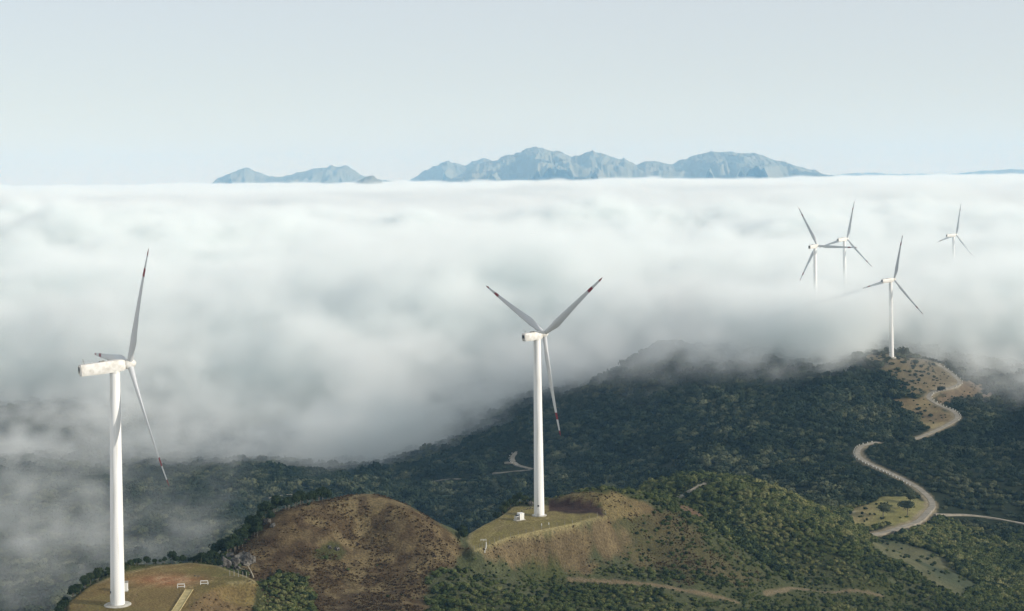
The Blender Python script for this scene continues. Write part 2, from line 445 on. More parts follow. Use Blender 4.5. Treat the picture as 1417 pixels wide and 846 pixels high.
# where the foot of the fog bank stands
FPTS = [(-300,560,1560),(0,570,1560),(100,590,1560),(300,600,1540),(480,622,1430),(560,590,1470),(650,565,1540),(760,540,1540),(860,500,1450),(950,470,1405),(1100,482,1375),(1200,480,1375),(1236,480,1420),(1300,500,1415),(1417,520,1400),(1800,520,1400)]
front = np.interp(gx[:, 0, 0], [W(*p)[0] for p in FPTS], [p[2] for p in FPTS])[:, None, None]
left = sm(250, -50, gx)
top = 34 + 14 * sm(1500, 2600, gy) + 0 * gx
top = top + 9 * 0.1 * sm(200, 300, gx) * sm(1500, 1600, gy) - 5 * sm(350, 480, gx) * sm(1700, 1850, gy)
top = top - 26 * (1 - sm(1400, 1540, gy)) * sm(150, 250, gx)
top = top - 58 * np.exp(-(((gx - 190) / 420) ** 2 + ((gy - 3000) / 620) ** 2)) + 22 * np.exp(-(((gx + 620) / 560) ** 2 + ((gy - 2900) / 420) ** 2))
top = top + 9 * n1[:, :, sh[2] // 2][:, :, None] * np.maximum(sm(220, 60, gx), sm(2100, 2400, gy))
lean = (gz + 130) * (0.1 + 2.3 * left)                 # on the valley side the bank leans back as it rises
wid = 60 + 90 * sm(260, 120, gx) + 60 * left
s = np.minimum((gy - front - lean) / wid, (top - gz) / 34.0)
s = s + (0.30 + 0.22 * left) * n1 + 0.20 * n2 + 0.16 * n3
dens = np.clip(s + 0.05, 0, 1.3) ** 1.3 * (0.017 + 0.012 * sm(150, 250, gx) + 0.010 * sm(2000, 3000, gy))
dens = dens * (1 - .88 * np.exp(-(((gx - 40) / 300) ** 2 + ((gy - 3000) / 520) ** 2)) * np.clip(1 + .5 * n1, 0, 1.1))
dens = dens - blob(W(440, 405, 2300), (130, 260, 60), 0.012)
# torn wisps drifting in front, over the dark valley on the left
dens = dens * (1 - left * (1 - sm(1440, 1600, gy)) * sm(-60, -160, gx))
wm = blob(W(-10, 740, 1080), (80, 160, 50), 1.7) + blob(W(10, 830, 980), (70, 120, 40), 1.3) + blob(W(312, 620, 1500), (30, 130, 45), 1.1) + blob(W(300, 730, 1230), (36, 110, 32), .8) + blob(W(180, 720, 1200), (110, 100, 26), .3) \
   + blob(W(20, 570, 1600), (170, 150, 34), 1.5) + blob(W(170, 585, 1480), (120, 120, 22), .8) + blob(W(330, 600, 1520), (90, 90, 24), .7) + blob(W(452, 655, 1400), (16, 40, 18), 1.5) + blob(W(215, 800, 1060), (75, 90, 24), .6) + blob(W(700, 585, 1580), (60, 50, 26), .8)
dens = dens + np.clip(wm * (0.25 + 0.6 * n3 + 0.5 * n2) - .23, 0, 1.6) * 0.0042
veil_ = blob(W(940, 480, 1440), (130, 70, 18), 1.3) + blob(W(1130, 488, 1400), (70, 40, 13), 1.0) + blob(W(880, 510, 1530), (60, 60, 22), .8) + blob(W(1225, 492, 1385), (30, 30, 8), .5) + blob(W(1390, 528, 1370), (60, 60, 20), 1.0)
dens = dens + np.clip(veil_ * (0.55 + 0.5 * n3 + 0.2 * n2), 0, 1.5) * 0.012
# thin veil over the crest under the fourth turbine
edge = sm(lo[0], lo[0] + 60, gx) * sm(hi[0], hi[0] - 60, gx) * sm(hi[1], hi[1] - 400, gy)
edge = edge * sm(lo[1], lo[1] + 50, gy) * sm(hi[2], hi[2] - 10, gz)
dens = np.clip(dens, 0, 1) * edge
fog = fog_volume('fog_bank', dens, lo, hi, fogmat)
tag(fog, 'thick pale fog bank filling the valley behind the ridge', 'fog', kind='stuff')

# cloud sea beyond the ridge, out to the mountains
lo2 = (-9500.0, 3700.0, -40.0); hi2 = (9500.0, 27000.0, 170.0)
sh2 = (190, 260, 15)
gx = np.linspace(lo2[0], hi2[0], sh2[0])[:, None, None]; gy = np.linspace(lo2[1], hi2[1], sh2[1])[None, :, None]; gz = np.linspace(lo2[2], hi2[2], sh2[2])[None, None, :]
m1 = spectral((sh2[0], sh2[1], 2), 1.0, 30, 1.2, 1.3, 8, (1, 1, 0))[:, :, :1]
m2 = spectral((sh2[0], sh2[1], 2), 1.0, 9, .8, 1.0, 9, (1, 1, 0))[:, :, :1]
top = 42 + 50 * sm(3800, 16000, gy) + m1 * (20 - 7 * sm(8000, 14000, gy)) + np.clip(m2, 0, 2.5) * 11 * sm(9000, 14000, gy)
dens2 = np.clip((top - gz) / 22.0, 0, 1) * 0.012
dens2 = dens2 * sm(lo2[1], lo2[1] + 700, gy) * sm(hi2[1], hi2[1] - 3000, gy)
sea = fog_volume('cloud_sea', dens2, lo2, hi2, fogmat)
tag(sea, 'flat white sea of cloud reaching out to the blue mountains', 'cloud', kind='stuff')

# ------------------------------------------------------------------ far mountains
def massif(name, prof, D, depth, base, seed, nx=420, ny=90):
    P = np.array([W(px, py, D) for px, py in prof])
    x = np.linspace(P[0, 0] - 150, P[-1, 0] + 150, nx)
    cz = np.interp(x, P[:, 0], P[:, 2], left=base - 60, right=base - 60)
    cz = cz + np.clip((cz - base) / 150, 0, 1) * (fbm(x / 170, x * 0 + seed, seed, 4) * 34 + fbm(x / 60, x * 0 + seed, seed + 2, 3) * 12)
    t = np.linspace(-1, 1, ny)
    X = np.repeat(x[None], ny, 0); Y = D + t[:, None] * depth + 0 * X
    X2 = X + fbm(X / 900, Y / 900, seed + 5, 3) * 120 * (1 - np.exp(-(t[:, None] * 3) ** 2))
    rid = 1 - np.abs(fbm(X / 380, Y / 800, seed, 5, .42)) * 2
    fall = np.clip(1 - np.abs(t[:, None]) ** 1.0 * (1.4 - 0.95 * rid), 0, 1)
    Z = (base - 80) + (cz[None] - base + 80) * fall + fbm(X / 130, Y / 130, seed + 9, 4) * 24 * np.clip(fall, 0.0, 1) * np.abs(t[:, None]) ** .5
    Z = Z + fbm(X / 45, Y / 60, seed + 3, 4) * 17 * np.clip(fall * 2, 0, 1)
    me = grid_mesh(name, X2, Y, Z)
    o = link(bpy.data.objects.new(name, me))
    me.materials.append(mmat)
    return tag(o, kind='structure')
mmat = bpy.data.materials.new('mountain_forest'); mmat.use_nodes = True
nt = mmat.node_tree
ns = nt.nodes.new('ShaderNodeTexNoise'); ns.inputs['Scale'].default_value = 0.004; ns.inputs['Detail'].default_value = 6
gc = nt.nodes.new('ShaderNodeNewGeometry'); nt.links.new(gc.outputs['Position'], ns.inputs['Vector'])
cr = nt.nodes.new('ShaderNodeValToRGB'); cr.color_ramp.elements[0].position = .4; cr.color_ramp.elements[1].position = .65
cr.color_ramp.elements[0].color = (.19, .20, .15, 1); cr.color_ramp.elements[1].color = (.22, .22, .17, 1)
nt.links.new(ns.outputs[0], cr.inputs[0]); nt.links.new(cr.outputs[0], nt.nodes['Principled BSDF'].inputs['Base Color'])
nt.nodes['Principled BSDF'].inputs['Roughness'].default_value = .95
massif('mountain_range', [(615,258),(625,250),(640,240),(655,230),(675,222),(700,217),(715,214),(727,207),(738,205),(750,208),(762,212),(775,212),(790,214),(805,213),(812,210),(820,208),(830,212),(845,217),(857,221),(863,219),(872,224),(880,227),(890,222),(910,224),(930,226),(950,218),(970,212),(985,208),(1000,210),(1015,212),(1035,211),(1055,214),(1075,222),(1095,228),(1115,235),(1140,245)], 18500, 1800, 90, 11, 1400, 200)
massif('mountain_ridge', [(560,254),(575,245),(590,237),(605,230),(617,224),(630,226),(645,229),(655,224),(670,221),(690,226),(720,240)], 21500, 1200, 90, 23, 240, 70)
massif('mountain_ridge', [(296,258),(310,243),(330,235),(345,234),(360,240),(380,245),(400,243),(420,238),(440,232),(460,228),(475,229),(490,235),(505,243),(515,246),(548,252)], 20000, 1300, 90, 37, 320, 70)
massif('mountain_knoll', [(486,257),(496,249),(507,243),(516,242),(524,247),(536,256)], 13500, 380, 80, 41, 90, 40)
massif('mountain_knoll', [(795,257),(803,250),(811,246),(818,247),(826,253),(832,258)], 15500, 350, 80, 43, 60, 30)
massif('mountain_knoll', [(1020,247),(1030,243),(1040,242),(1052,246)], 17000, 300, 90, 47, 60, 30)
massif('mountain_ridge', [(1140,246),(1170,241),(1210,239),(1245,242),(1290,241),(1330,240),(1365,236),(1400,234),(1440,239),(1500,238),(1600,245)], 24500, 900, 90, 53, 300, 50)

# ------------------------------------------------------------------ the air
hm, hv = volmat('haze', (0.28, 0.55, 0.84), 6.0e-5, 0.0)
hv.inputs['Absorption Color'].default_value = (.68, .68, .68, 1)
bm = bmesh.new(); bmesh.ops.create_cube(bm, size=1.0)
for v in bm.verts: v.co = Vector((v.co.x * 56000, v.co.y * 36000 + 15000, -171 + (v.co.z + .5) * 900))
me = bpy.data.meshes.new('haze'); bm.to_mesh(me); bm.free(); me.materials.append(hm)
haze = link(bpy.data.objects.new('haze', me)); tag(haze, kind='stuff')

# ------------------------------------------------------------------ mesh builder
class MB:
    def __init__(s): s.v = []; s.f = []; s.m = []
    def add(s, vs, fs, mi=0):
        o = len(s.v); s.v += [tuple(p) for p in vs]; s.f += [tuple(i + o for i in f) for f in fs]; s.m += [mi] * len(fs); return s
    def box(s, c, d, mi=0, M=None, taper=1.0):
        vs = []
        for z in (-.5, .5):
            t = taper if z > 0 else 1
            for x, y in ((-.5, -.5), (.5, -.5), (.5, .5), (-.5, .5)):
                p = Vector((x * d[0] * t, y * d[1] * t, z * d[2])) + Vector(c)
                vs.append(M @ p if M else p)
        return s.add(vs, [(3, 2, 1, 0), (4, 5, 6, 7), (0, 1, 5, 4), (1, 2, 6, 5), (2, 3, 7, 6), (3, 0, 4, 7)], mi)
    def lathe(s, prof, n=32, M=None, mi=0, cap=True):
        vs = []
        for r, z in prof:
            for k in range(n):
                a = 2 * math.pi * k / n
                p = Vector((r * math.cos(a), r * math.sin(a), z)); vs.append(M @ p if M else p)
        fs = [(i * n + k, i * n + (k + 1) % n, (i + 1) * n + (k + 1) % n, (i + 1) * n + k) for i in range(len(prof) - 1) for k in range(n)]
        if cap: fs += [tuple(range(n - 1, -1, -1)), tuple(range((len(prof) - 1) * n, len(prof) * n))]
        return s.add(vs, fs, mi)
    def tube(s, pts, rs, n=7, mi=0):
        pts = [Vector(p) for p in pts]; vs = []
        for i, p in enumerate(pts):
            t = (pts[min(i + 1, len(pts) - 1)] - pts[max(i - 1, 0)]).normalized()
            u = t.cross(Vector((0, 0, 1)) if abs(t.z) < .9 else Vector((1, 0, 0))).normalized(); w = t.cross(u)
            for k in range(n):
                a = 2 * math.pi * k / n; vs.append(p + (u * math.cos(a) + w * math.sin(a)) * rs[i])
        fs = [(i * n + k, i * n + (k + 1) % n, (i + 1) * n + (k + 1) % n, (i + 1) * n + k) for i in range(len(pts) - 1) for k in range(n)]
        fs += [tuple(range(n - 1, -1, -1)), tuple(range((len(pts) - 1) * n, len(pts) * n))]
        return s.add(vs, fs, mi)
    def mesh(s, name, mats, smooth=True):
        me = bpy.data.meshes.new(name); me.from_pydata(s.v, [], s.f)
        for m in mats: me.materials.append(m)
        me.polygons.foreach_set('material_index', s.m)
        if smooth: me.shade_smooth(); me.set_sharp_from_angle(angle=R(35))
        me.update(); return me
    def build(s, name, mats, parent=None, smooth=True):
        return link(bpy.data.objects.new(name, s.mesh(name, mats, smooth)), parent)
def empty(name, loc, rz=0):
    o = link(bpy.data.objects.new(name, None)); o.location = loc; o.rotation_euler.z = rz; return o
rnd = random.Random(5)

# ------------------------------------------------------------------ materials
m_white = new_mat('white_tower_paint', rough=.42, spec=.5)
ns_, _c1 = noise_col(m_white, (.56, .56, .53), (.80, .80, .78), .8, .28, .5, 8)
mp_ = m_white.node_tree.nodes.new('ShaderNodeMapping'); mp_.inputs['Scale'].default_value = (1.6, 1.6, .09)
tc_ = [n for n in m_white.node_tree.nodes if n.bl_idname == 'ShaderNodeTexCoord'][0]
m_white.node_tree.links.new(tc_.outputs['Object'], mp_.inputs[0]); m_white.node_tree.links.new(mp_.outputs[0], ns_.inputs['Vector'])
m_nac = new_mat('weathered_nacelle_paint', rough=.5, spec=.4); noise_col(m_nac, (.50, .48, .43), (.72, .71, .67), .7, .30, .62, 10)
m_blade = new_mat('blade_paint', (.52, .54, .55), .4, .5)
m_red = new_mat('red_band', (.20, .022, .028), .5); m_dark = new_mat('dark_vent', (.03, .035, .045), .6)
m_conc = new_mat('pale_concrete', rough=.9); noise_col(m_conc, (.32, .31, .27), (.48, .46, .40), .9)
m_road = new_mat('concrete_road', rough=.9); noise_col(m_road, (.19, .172, .135), (.29, .262, .205), .25)
m_plank = new_mat('yellowed_slab', rough=.9); noise_col(m_plank, (.30, .25, .11), (.46, .38, .19), .7)
m_post = new_mat('white_post', (.7, .7, .66), .6); m_grey = new_mat('grey_post', (.28, .27, .24), .8)
m_rock = new_mat('grey_rock', rough=.95); ns_, _ = noise_col(m_rock, (.022, .020, .018), (.17, .16, .14), .9, .38, .66, 8)
m_dead = new_mat('dead_wood', rough=.9); noise_col(m_dead, (.28, .24, .17), (.45, .40, .30), 2.0)
m_bark = new_mat('bark', rough=.95); noise_col(m_bark, (.10, .085, .06), (.24, .21, .16), 2.0)
def leaf_mat(name, c0, c1, c2):
    m = new_mat(name, rough=.85, spec=.15); nt = m.node_tree
    oi = nt.nodes.new('ShaderNodeObjectInfo'); cr = nt.nodes.new('ShaderNodeValToRGB'); e = cr.color_ramp.elements
    e[0].position = 0; e[0].color = (*c0, 1); e[1].position = 1; e[1].color = (*c2, 1); k = e.new(.6); k.color = (*c1, 1)
    gn = nt.nodes.new('ShaderNodeNewGeometry'); n2 = nt.nodes.new('ShaderNodeTexNoise'); n2.inputs['Scale'].default_value = .02; n2.inputs['Detail'].default_value = 4
    nt.links.new(gn.outputs['Position'], n2.inputs['Vector'])
    mm = nt.nodes.new('ShaderNodeMath'); mm.operation = 'MULTIPLY_ADD'; mm.inputs[1].default_value = .55
    mp = nt.nodes.new('ShaderNodeMapRange'); mp.inputs['From Min'].default_value = .35; mp.inputs['From Max'].default_value = .65; mp.inputs['To Max'].default_value = .5
    nt.links.new(n2.outputs[0], mp.inputs[0]); nt.links.new(oi.outputs['Random'], mm.inputs[0]); nt.links.new(mp.outputs[0], mm.inputs[2])
    nt.links.new(mm.outputs[0], cr.inputs[0]); nt.links.new(cr.outputs[0], nt.nodes['Principled BSDF'].inputs['Base Color'])
    return m
m_forest = leaf_mat('forest_leaves', (.010, .020, .011), (.026, .040, .020), (.11, .12, .065))
m_bush = leaf_mat('bush_leaves', (.026, .044, .014), (.085, .105, .034), (.20, .195, .08))
m_pine = leaf_mat('dark_leaves', (.012, .022, .010), (.022, .036, .014), (.045, .058, .02))
m_tuft = leaf_mat('bracken', (.035, .024, .012), (.095, .060, .030), (.16, .115, .052))

# ------------------------------------------------------------------ wind turbines
def blade_mesh(L=40.0, cmax=3.1):
    N, K = 26, 16
    st = [0, .02, .05, .09, .14, .2, .27, .35, .43, .51, .59, .66, .72, .765, .7651, .80, .835, .8351, .87, .91, .945, .9451, .965, .985, .995, 1.0]
    def ch(t): return np.interp(t, [0, .04, .1, .2, .35, .6, .85, .96, 1.0], [1.75, 1.75, 2.2, cmax, cmax * .84, cmax * .58, cmax * .36, cmax * .25, .22])
    def th(t): return np.interp(t, [0, .04, .12, .2, .4, .7, 1.0], [1.0, 1.0, .55, .36, .24, .18, .15])
    def tw(t): return R(np.interp(t, [0, .1, .25, .5, 1.0], [16, 16, 10, 5, 1]))
    vs = []
    for t in st:
        c, h, a = ch(t), th(t), tw(t)
        for k in range(K):
            q = 2 * math.pi * k / K
            x = math.cos(q) * .5; y = math.sin(q) * .5 * h
            if t > .05: y *= (1 - .55 * (x + .5)) * 1.25 * (1.0 if x < .3 else .75)
            x = (x + .18 * min(1, t * 8)) * c; y *= c
            vs.append((x * math.cos(a) - y * math.sin(a), x * math.sin(a) + y * math.cos(a) + 1.6 * t * t, t * L))
    fs, mi = [], []
    for i in range(len(st) - 1):
        red = (.765 < (st[i] + st[i + 1]) / 2 < .8351) or (st[i] + st[i + 1]) / 2 > .945
        for k in range(K): fs.append((i * K + k, i * K + (k + 1) % K, (i + 1) * K + (k + 1) % K, (i + 1) * K + k)); mi.append(int(red))
    fs.append(tuple(range((len(st) - 1) * K, len(st) * K))); mi.append(1)
    b = MB(); b.v = vs; b.f = fs; b.m = mi
    return b.mesh('blade', [m_blade, m_red])
BL = {L: blade_mesh(L) for L in (39.4,)}
def turbine(label, base, hubz, yaw, az, rear, nh, nw, over, r0, r1, disc, group):
    """yaw: heading of the rotor from +X towards +Y"""
    t = empty('wind_turbine', base)
    tag(t, label, 'wind turbine', group)
    Ht = hubz - base[2] - nh * .5 - .15
    prof = [(r0, .25)]
    for k in range(1, 13):
        z = .25 + (Ht - .25) * k / 12; r = r0 + (r1 - r0) * k / 12
        if k in (4, 8): prof += [(r, z - .12), (r + .05, z - .1), (r + .05, z + .1), (r, z + .12)]
        else: prof.append((r, z))
    tw = MB().lathe(prof, 48).build('tower', [m_white], t)
    MB().lathe([(disc, -1.2), (disc, .12), (disc * .96, .24), (r0 + .1, .3), (r0 + .02, .3)], 48, cap=False).build('foundation', [m_conc], t)
    da = R(-100) if r0 < 2.1 else R(-150)
    d = MB(); M = Matrix.Rotation(da, 4, 'Z') @ Matrix.Translation((r0 - .02, 0, 0))
    d.box((0, 0, 2.3), (.14, .9, 1.9), 0, M); d.box((.05, 0, 4.1), (.1, .7, .6), 1, M)
    for q in range(4): d.box((.35 + .25 * (3 - q), 0, .3 + .25 * q), (.28, 1.0, .06), 2, M)
    d.build('door', [m_white, m_dark, m_grey], tw)
    na = empty('head', (0, 0, 0)); bpy.data.objects.remove(na)
    M = Matrix.Rotation(yaw, 4, 'Z') @ Matrix.Rotation(R(-4), 4, 'Y')
    hz = hubz - base[2]
    fr = over - 1.7
    ex = []
    secs = [(-rear, .62, .72, .18), (-rear + .35, .80, .96, .06), (-rear * .55, 1.0, 1.0, 0), (fr * .2, 1.0, 1.0, 0), (fr * .75, .92, .94, .0), (fr, .72, .78, .0)]
    ring = [(-.5, -.34), (-.42, -.5), (.42, -.5), (.5, -.34), (.5, .36), (.40, .5), (-.40, .5), (-.5, .36)]
    vs = []
    for x, sw, shh, up in secs:
        for a_, b_ in ring: vs.append(Vector((x, a_ * nw * sw, b_ * nh * shh + up * nh * .3)))
    K = 8
    fs = [(i * K + k, i * K + (k + 1) % K, (i + 1) * K + (k + 1) % K, (i + 1) * K + k) for i in range(len(secs) - 1) for k in range(K)]
    fs += [tuple(range(K - 1, -1, -1)), tuple(range((len(secs) - 1) * K, len(secs) * K))]
    hubT = Matrix.Translation((0, 0, hz)) @ M
    nac = MB(); nac.add([hubT @ v for v in vs], fs); nac.tube([(0, 0, Ht - .3), (0, 0, Ht + .5)], [r1 * 1.02, r1 * .98], 32)
    n_o = nac.build('nacelle', [m_nac], t)
    v_ = MB(); v_.box((-rear - .03, 0, nh * .14), (.06, nw * .46, nh * .34), 0, hubT)
    v_.box((-rear - .02, 0, -nh * .12), (.05, nw * .46, nh * .16), 1, hubT); v_.build('rear_vent', [m_dark, m_grey], n_o)
    w_ = MB()
    for yo in (-.5, .5): w_.tube([hubT @ Vector((-rear * .86, yo, nh * .45)), hubT @ Vector((-rear * .86, yo, nh * .5 + 1.3))], [.05, .04], 6)
    w_.tube([hubT @ Vector((-rear * .86, -.7, nh * .5 + .8)), hubT @ Vector((-rear * .86, .7, nh * .5 + .8))], [.04, .04], 6)
    w_.box((-rear * .86, .5, nh * .5 + 1.35), (.3, .3, .16), 0, hubT); MB().box((-rear * .35, 0, nh * .5 + .12), (1.5, 1.1, .3), 0, hubT).build('roof_hatch', [m_grey], n_o)
    w_.build('weather_mast', [m_grey], n_o)
    sp = MB(); SM = hubT @ Matrix.Translation((over, 0, 0)) @ Matrix.Rotation(R(90), 4, 'Y')
    rs = nh * .42
    sp.lathe([(rs * .78, -1.65), (rs, -1.2), (rs * 1.04, 0), (rs * .92, .8), (rs * .62, 1.5), (rs * .25, 1.9), (.05, 1.98)], 28, SM)
    hub = sp.build('hub', [m_nac], t)
    n = (M.to_3x3() @ Vector((1, 0, 0))).normalized(); side = Vector((-math.sin(yaw), math.cos(yaw), 0)); up = n.cross(side)
    c = hubT @ Vector((over, 0, 0))
    for k in range(3):
        a = az + k * 2 * math.pi / 3; cone = R(.5)
        d = (up * math.cos(a) + side * math.sin(a)) * math.cos(cone) + n * math.sin(cone)
        y_ = n - d * n.dot(d); y_.normalize(); x_ = y_.cross(d)
        Mb = Matrix((x_, y_, d)).transposed().to_4x4(); Mb.translation = c + d * .8
        bo = link(bpy.data.objects.new('blade', BL[39.4]), t); bo.matrix_local = Mb
    return t
def hub_base(D, X, zr): return X, D, CAM_Z + zr
def tb(label, X, Y, hz, bz, yaw, az, kind=0):
    yaw, az = R(yaw), R(az)
    if kind == 0: rear, nh, nw, ov, r0, r1, disc = 10.8, 3.5, 3.2, 4.6, 2.12, 1.5, 4.0
    else: rear, nh, nw, ov, r0, r1, disc = 7.0, 3.1, 2.9, 3.7, 2.0, 1.4, 2.9
    base = (X - math.cos(yaw) * ov, Y - math.sin(yaw) * ov, bz)
    return turbine(label, base, hz, yaw, az, rear, nh, nw, ov, r0, r1, disc, 'white wind turbines along the ridge')
tb('nearest and largest wind turbine, on the grassy pad with the yellow ramp', -115.6, 475 + 3, CAM_Z - 54.2, PAD1Z, 32.3, 91.2)
tb('white wind turbine beside the small white transformer cabinet, two blades raised in a V', 11.8, 616 + 2, CAM_Z - 60.3, PAD2Z, 40.1, 65.1, 1)
def gz_at(x, y): return float(height(np.array([x]), np.array([y]))[0])
z4 = gz_at(330.9 - 4.3, 1381 - 3)
tb('white wind turbine on the forested crest at the top of the winding road', 330.9, 1381, CAM_Z - 90.9, z4 + .1, 34.4, 104.5)
tb('white wind turbine rising out of fog with one blade pointing level to the right', 285.9, 1493, CAM_Z - 65.6, gz_at(282, 1490), 50.8, 28.2)
tb('fog-bound wind turbine behind and between the two nearer far turbines, only its head clear', 347.0, 1650, CAM_Z - 65.8, gz_at(344, 1648), 40.0, 105.0)
tb('faintest and most distant wind turbine, alone in the fog at far right', 546.9, 1960, CAM_Z - 74.8, gz_at(543, 1958), 25.2, -14.6)

# ------------------------------------------------------------------ foliage
def leaf_blob(seed, n, lobes, r, h, leaf, core=.78, up=.25):
    """lumpy crown: leaf clumps spread over lobes, with dark mass inside"""
    g = np.random.default_rng(seed); V = []; Fc = []
    L = []
    for k in range(lobes):
        a = g.uniform(0, 2 * np.pi); q = g.uniform(0, .55) ** .8 if k else 0
        rr = g.uniform(.42, .68) if k else .7
        L.append((np.array([math.cos(a) * q * r, math.sin(a) * q * r, h * g.uniform(.38, .68) if k else h * .5]), rr * r, rr * h * g.uniform(.55, .85)))
    for k in range(n):
        c, rx, rz = L[g.integers(len(L))]
        d = g.normal(size=3); d[2] = abs(d[2]) * 1.1 - up; d /= np.linalg.norm(d)
        p = c + d * np.array([rx, rx, rz]) * g.uniform(.82, 1.08)
        nn = d + g.normal(size=3) * .55; nn /= np.linalg.norm(nn)
        t = np.cross(nn, g.normal(size=3)); t /= np.linalg.norm(t) + 1e-9; b = np.cross(nn, t)
        s_ = leaf * g.uniform(.6, 1.3); o = len(V)
        V += [p - t * s_ - b * s_ * .6 - nn * s_ * .3, p + t * s_ * .9 - b * s_ * .5 - nn * s_ * .2, p + t * s_ * .7 + b * s_ * .9 - nn * s_ * .35, p - t * s_ * .8 + b * s_ * .6, p + nn * s_ * .3]
        Fc += [(o, o + 1, o + 4), (o + 1, o + 2, o + 4), (o + 2, o + 3, o + 4), (o + 3, o, o + 4)]
    for c, rx, rz in L:
        bm = bmesh.new(); bmesh.ops.create_icosphere(bm, subdivisions=1, radius=1)
        o = len(V)
        for v in bm.verts: V.append(c + np.array(v.co) * np.array([rx, rx, rz]) * core * g.uniform(.9, 1.08))
        Fc += [tuple(o + v.index for v in f.verts) for f in bm.faces]; bm.free()
    V = np.array(V); V[:, 2] = np.maximum(V[:, 2], -.25 * h)
    return V, Fc
def crown_mesh(name, mat, *a, **k):
    V, Fc = leaf_blob(*a, **k); b = MB(); b.add(V, Fc); return b.mesh(name, [mat], smooth=False)
BUSH = [crown_mesh('shrub', m_bush, 100 + k, 110, 3 + k % 3, 1.0, 1.15, .20) for k in range(5)]
DARK = [crown_mesh('shrub', m_pine, 140 + k, 110, 3 + k % 3, 1.0, 1.3, .20) for k in range(3)]
FOR = [crown_mesh('crown', m_forest, 200 + k, 80, 4 + k % 3, 1.0, 1.15, .20) for k in range(6)]
def tuft_mesh(seed):
    g = np.random.default_rng(seed); b = MB()
    for k in range(22):
        a = g.uniform(0, 6.28); q = g.uniform(.05, .5); tilt = g.uniform(.1, .9); hh = g.uniform(.5, 1.0); w = g.uniform(.06, .16)
        p = np.array([math.cos(a) * q, math.sin(a) * q, -.05]); o = np.array([math.cos(a) * tilt * hh, math.sin(a) * tilt * hh, hh * (1.1 - tilt * .6)]); s_ = np.array([-math.sin(a), math.cos(a), 0]) * w
        b.add([p - s_, p + s_, p + o * .6 + s_ * 1.3, p + o + s_ * .2, p + o * .6 - s_ * 1.3], [(0, 1, 2, 3, 4)])
    return b.mesh('tuft', [m_tuft], smooth=False)
TUFT = [tuft_mesh(300 + k) for k in range(3)]

# ---- where things grow
rg = np.random.default_rng(17)
def road_d(x, y):
    d = np.minimum(seg_dist(x, y, ROAD), seg_dist(x, y, ROAD2))
    for r_ in EXTRA_ROADS: d = np.minimum(d, seg_dist(x, y, r_))
    return d
VR = [[(716,625),(711,631),(709,636),(713,642),(722,646),(737,650)], [(737,650),(720,652),(700,654),(682,656)], [(640,663),(610,665),(570,666),(520,667)], [(1292,712),(1320,713),(1350,714),(1390,720),(1425,727)], [(372,690),(400,685),(430,682),(452,680)], [(700,641),(712,641)]]
EXTRA_ROADS = [[G(*p, d0=800) for p in r] for r in VR]
def sample(n, y0, y1, umax=.40):
    # even over the ground within a wedge
    y = np.sqrt(rg.uniform(y0 ** 2, y1 ** 2, n)); x = rg.uniform(-umax, umax, n) * y
    return x, y
def masks(x, y):
    z = height(x, y); c, m, PX, PY = cover(x, y, z)
    return z, m, PX, PY
def planted(name, pts, protos, label, cat, flat=1.0):
    """one object of instanced plants: pts = x, y, z, scale, variant"""
    me = bpy.data.meshes.new(name); n = len(pts)
    me.vertices.add(n); me.vertices.foreach_set('co', pts[:, :3].astype(np.float32).ravel())
    for nm, arr in (('sc', pts[:, 3]), ('rot', rg.uniform(0, 6.28, n)), ('asp', rg.uniform(.75, 1.2, n) * flat)):
        a_ = me.attributes.new(nm, 'FLOAT', 'POINT'); a_.data.foreach_set('value', arr.astype(np.float32))
    a_ = me.attributes.new('var', 'INT', 'POINT'); a_.data.foreach_set('value', pts[:, 4].astype(np.int32))
    o = link(bpy.data.objects.new(name, me))
    ng = bpy.data.node_groups.new(name, 'GeometryNodeTree')
    ng.interface.new_socket('Geometry', in_out='INPUT', socket_type='NodeSocketGeometry'); ng.interface.new_socket('Geometry', in_out='OUTPUT', socket_type='NodeSocketGeometry')
    N, L = ng.nodes, ng.links; gi, go = N.new('NodeGroupInput'), N.new('NodeGroupOutput'); jn = N.new('GeometryNodeJoinGeometry')
    def na(nm, tp='FLOAT'):
        a = N.new('GeometryNodeInputNamedAttribute'); a.data_type = tp; a.inputs['Name'].default_value = nm; return a
    for k, pr in enumerate(protos):
        cmp_ = N.new('FunctionNodeCompare'); cmp_.data_type = 'INT'; cmp_.operation = 'EQUAL'
        ia = [q for q in cmp_.inputs if q.type == 'INT']; L.new(na('var', 'INT').outputs[0], ia[0]); ia[1].default_value = k
        oi = N.new('GeometryNodeObjectInfo'); oi.inputs['Object'].default_value = pr; oi.transform_space = 'ORIGINAL'
        ip = N.new('GeometryNodeInstanceOnPoints'); L.new(gi.outputs[0], ip.inputs['Points']); L.new(oi.outputs['Geometry'], ip.inputs['Instance']); L.new(cmp_.outputs[0], ip.inputs['Selection'])
        cx = N.new('ShaderNodeCombineXYZ'); L.new(na('rot').outputs[0], cx.inputs[2]); L.new(cx.outputs[0], ip.inputs['Rotation'])
        cs = N.new('ShaderNodeCombineXYZ'); ml = N.new('ShaderNodeMath'); ml.operation = 'MULTIPLY'
        L.new(na('sc').outputs[0], ml.inputs[0]); L.new(na('asp').outputs[0], ml.inputs[1])
        for q in (0, 1): L.new(na('sc').outputs[0], cs.inputs[q])
        L.new(ml.outputs[0], cs.inputs[2]); L.new(cs.outputs[0], ip.inputs['Scale']); L.new(ip.outputs[0], jn.inputs[0])
    L.new(jn.outputs[0], go.inputs[0])
    md = o.modifiers.new('plants', 'NODES'); md.node_group = ng
    return tag(o, label, cat, kind='stuff')
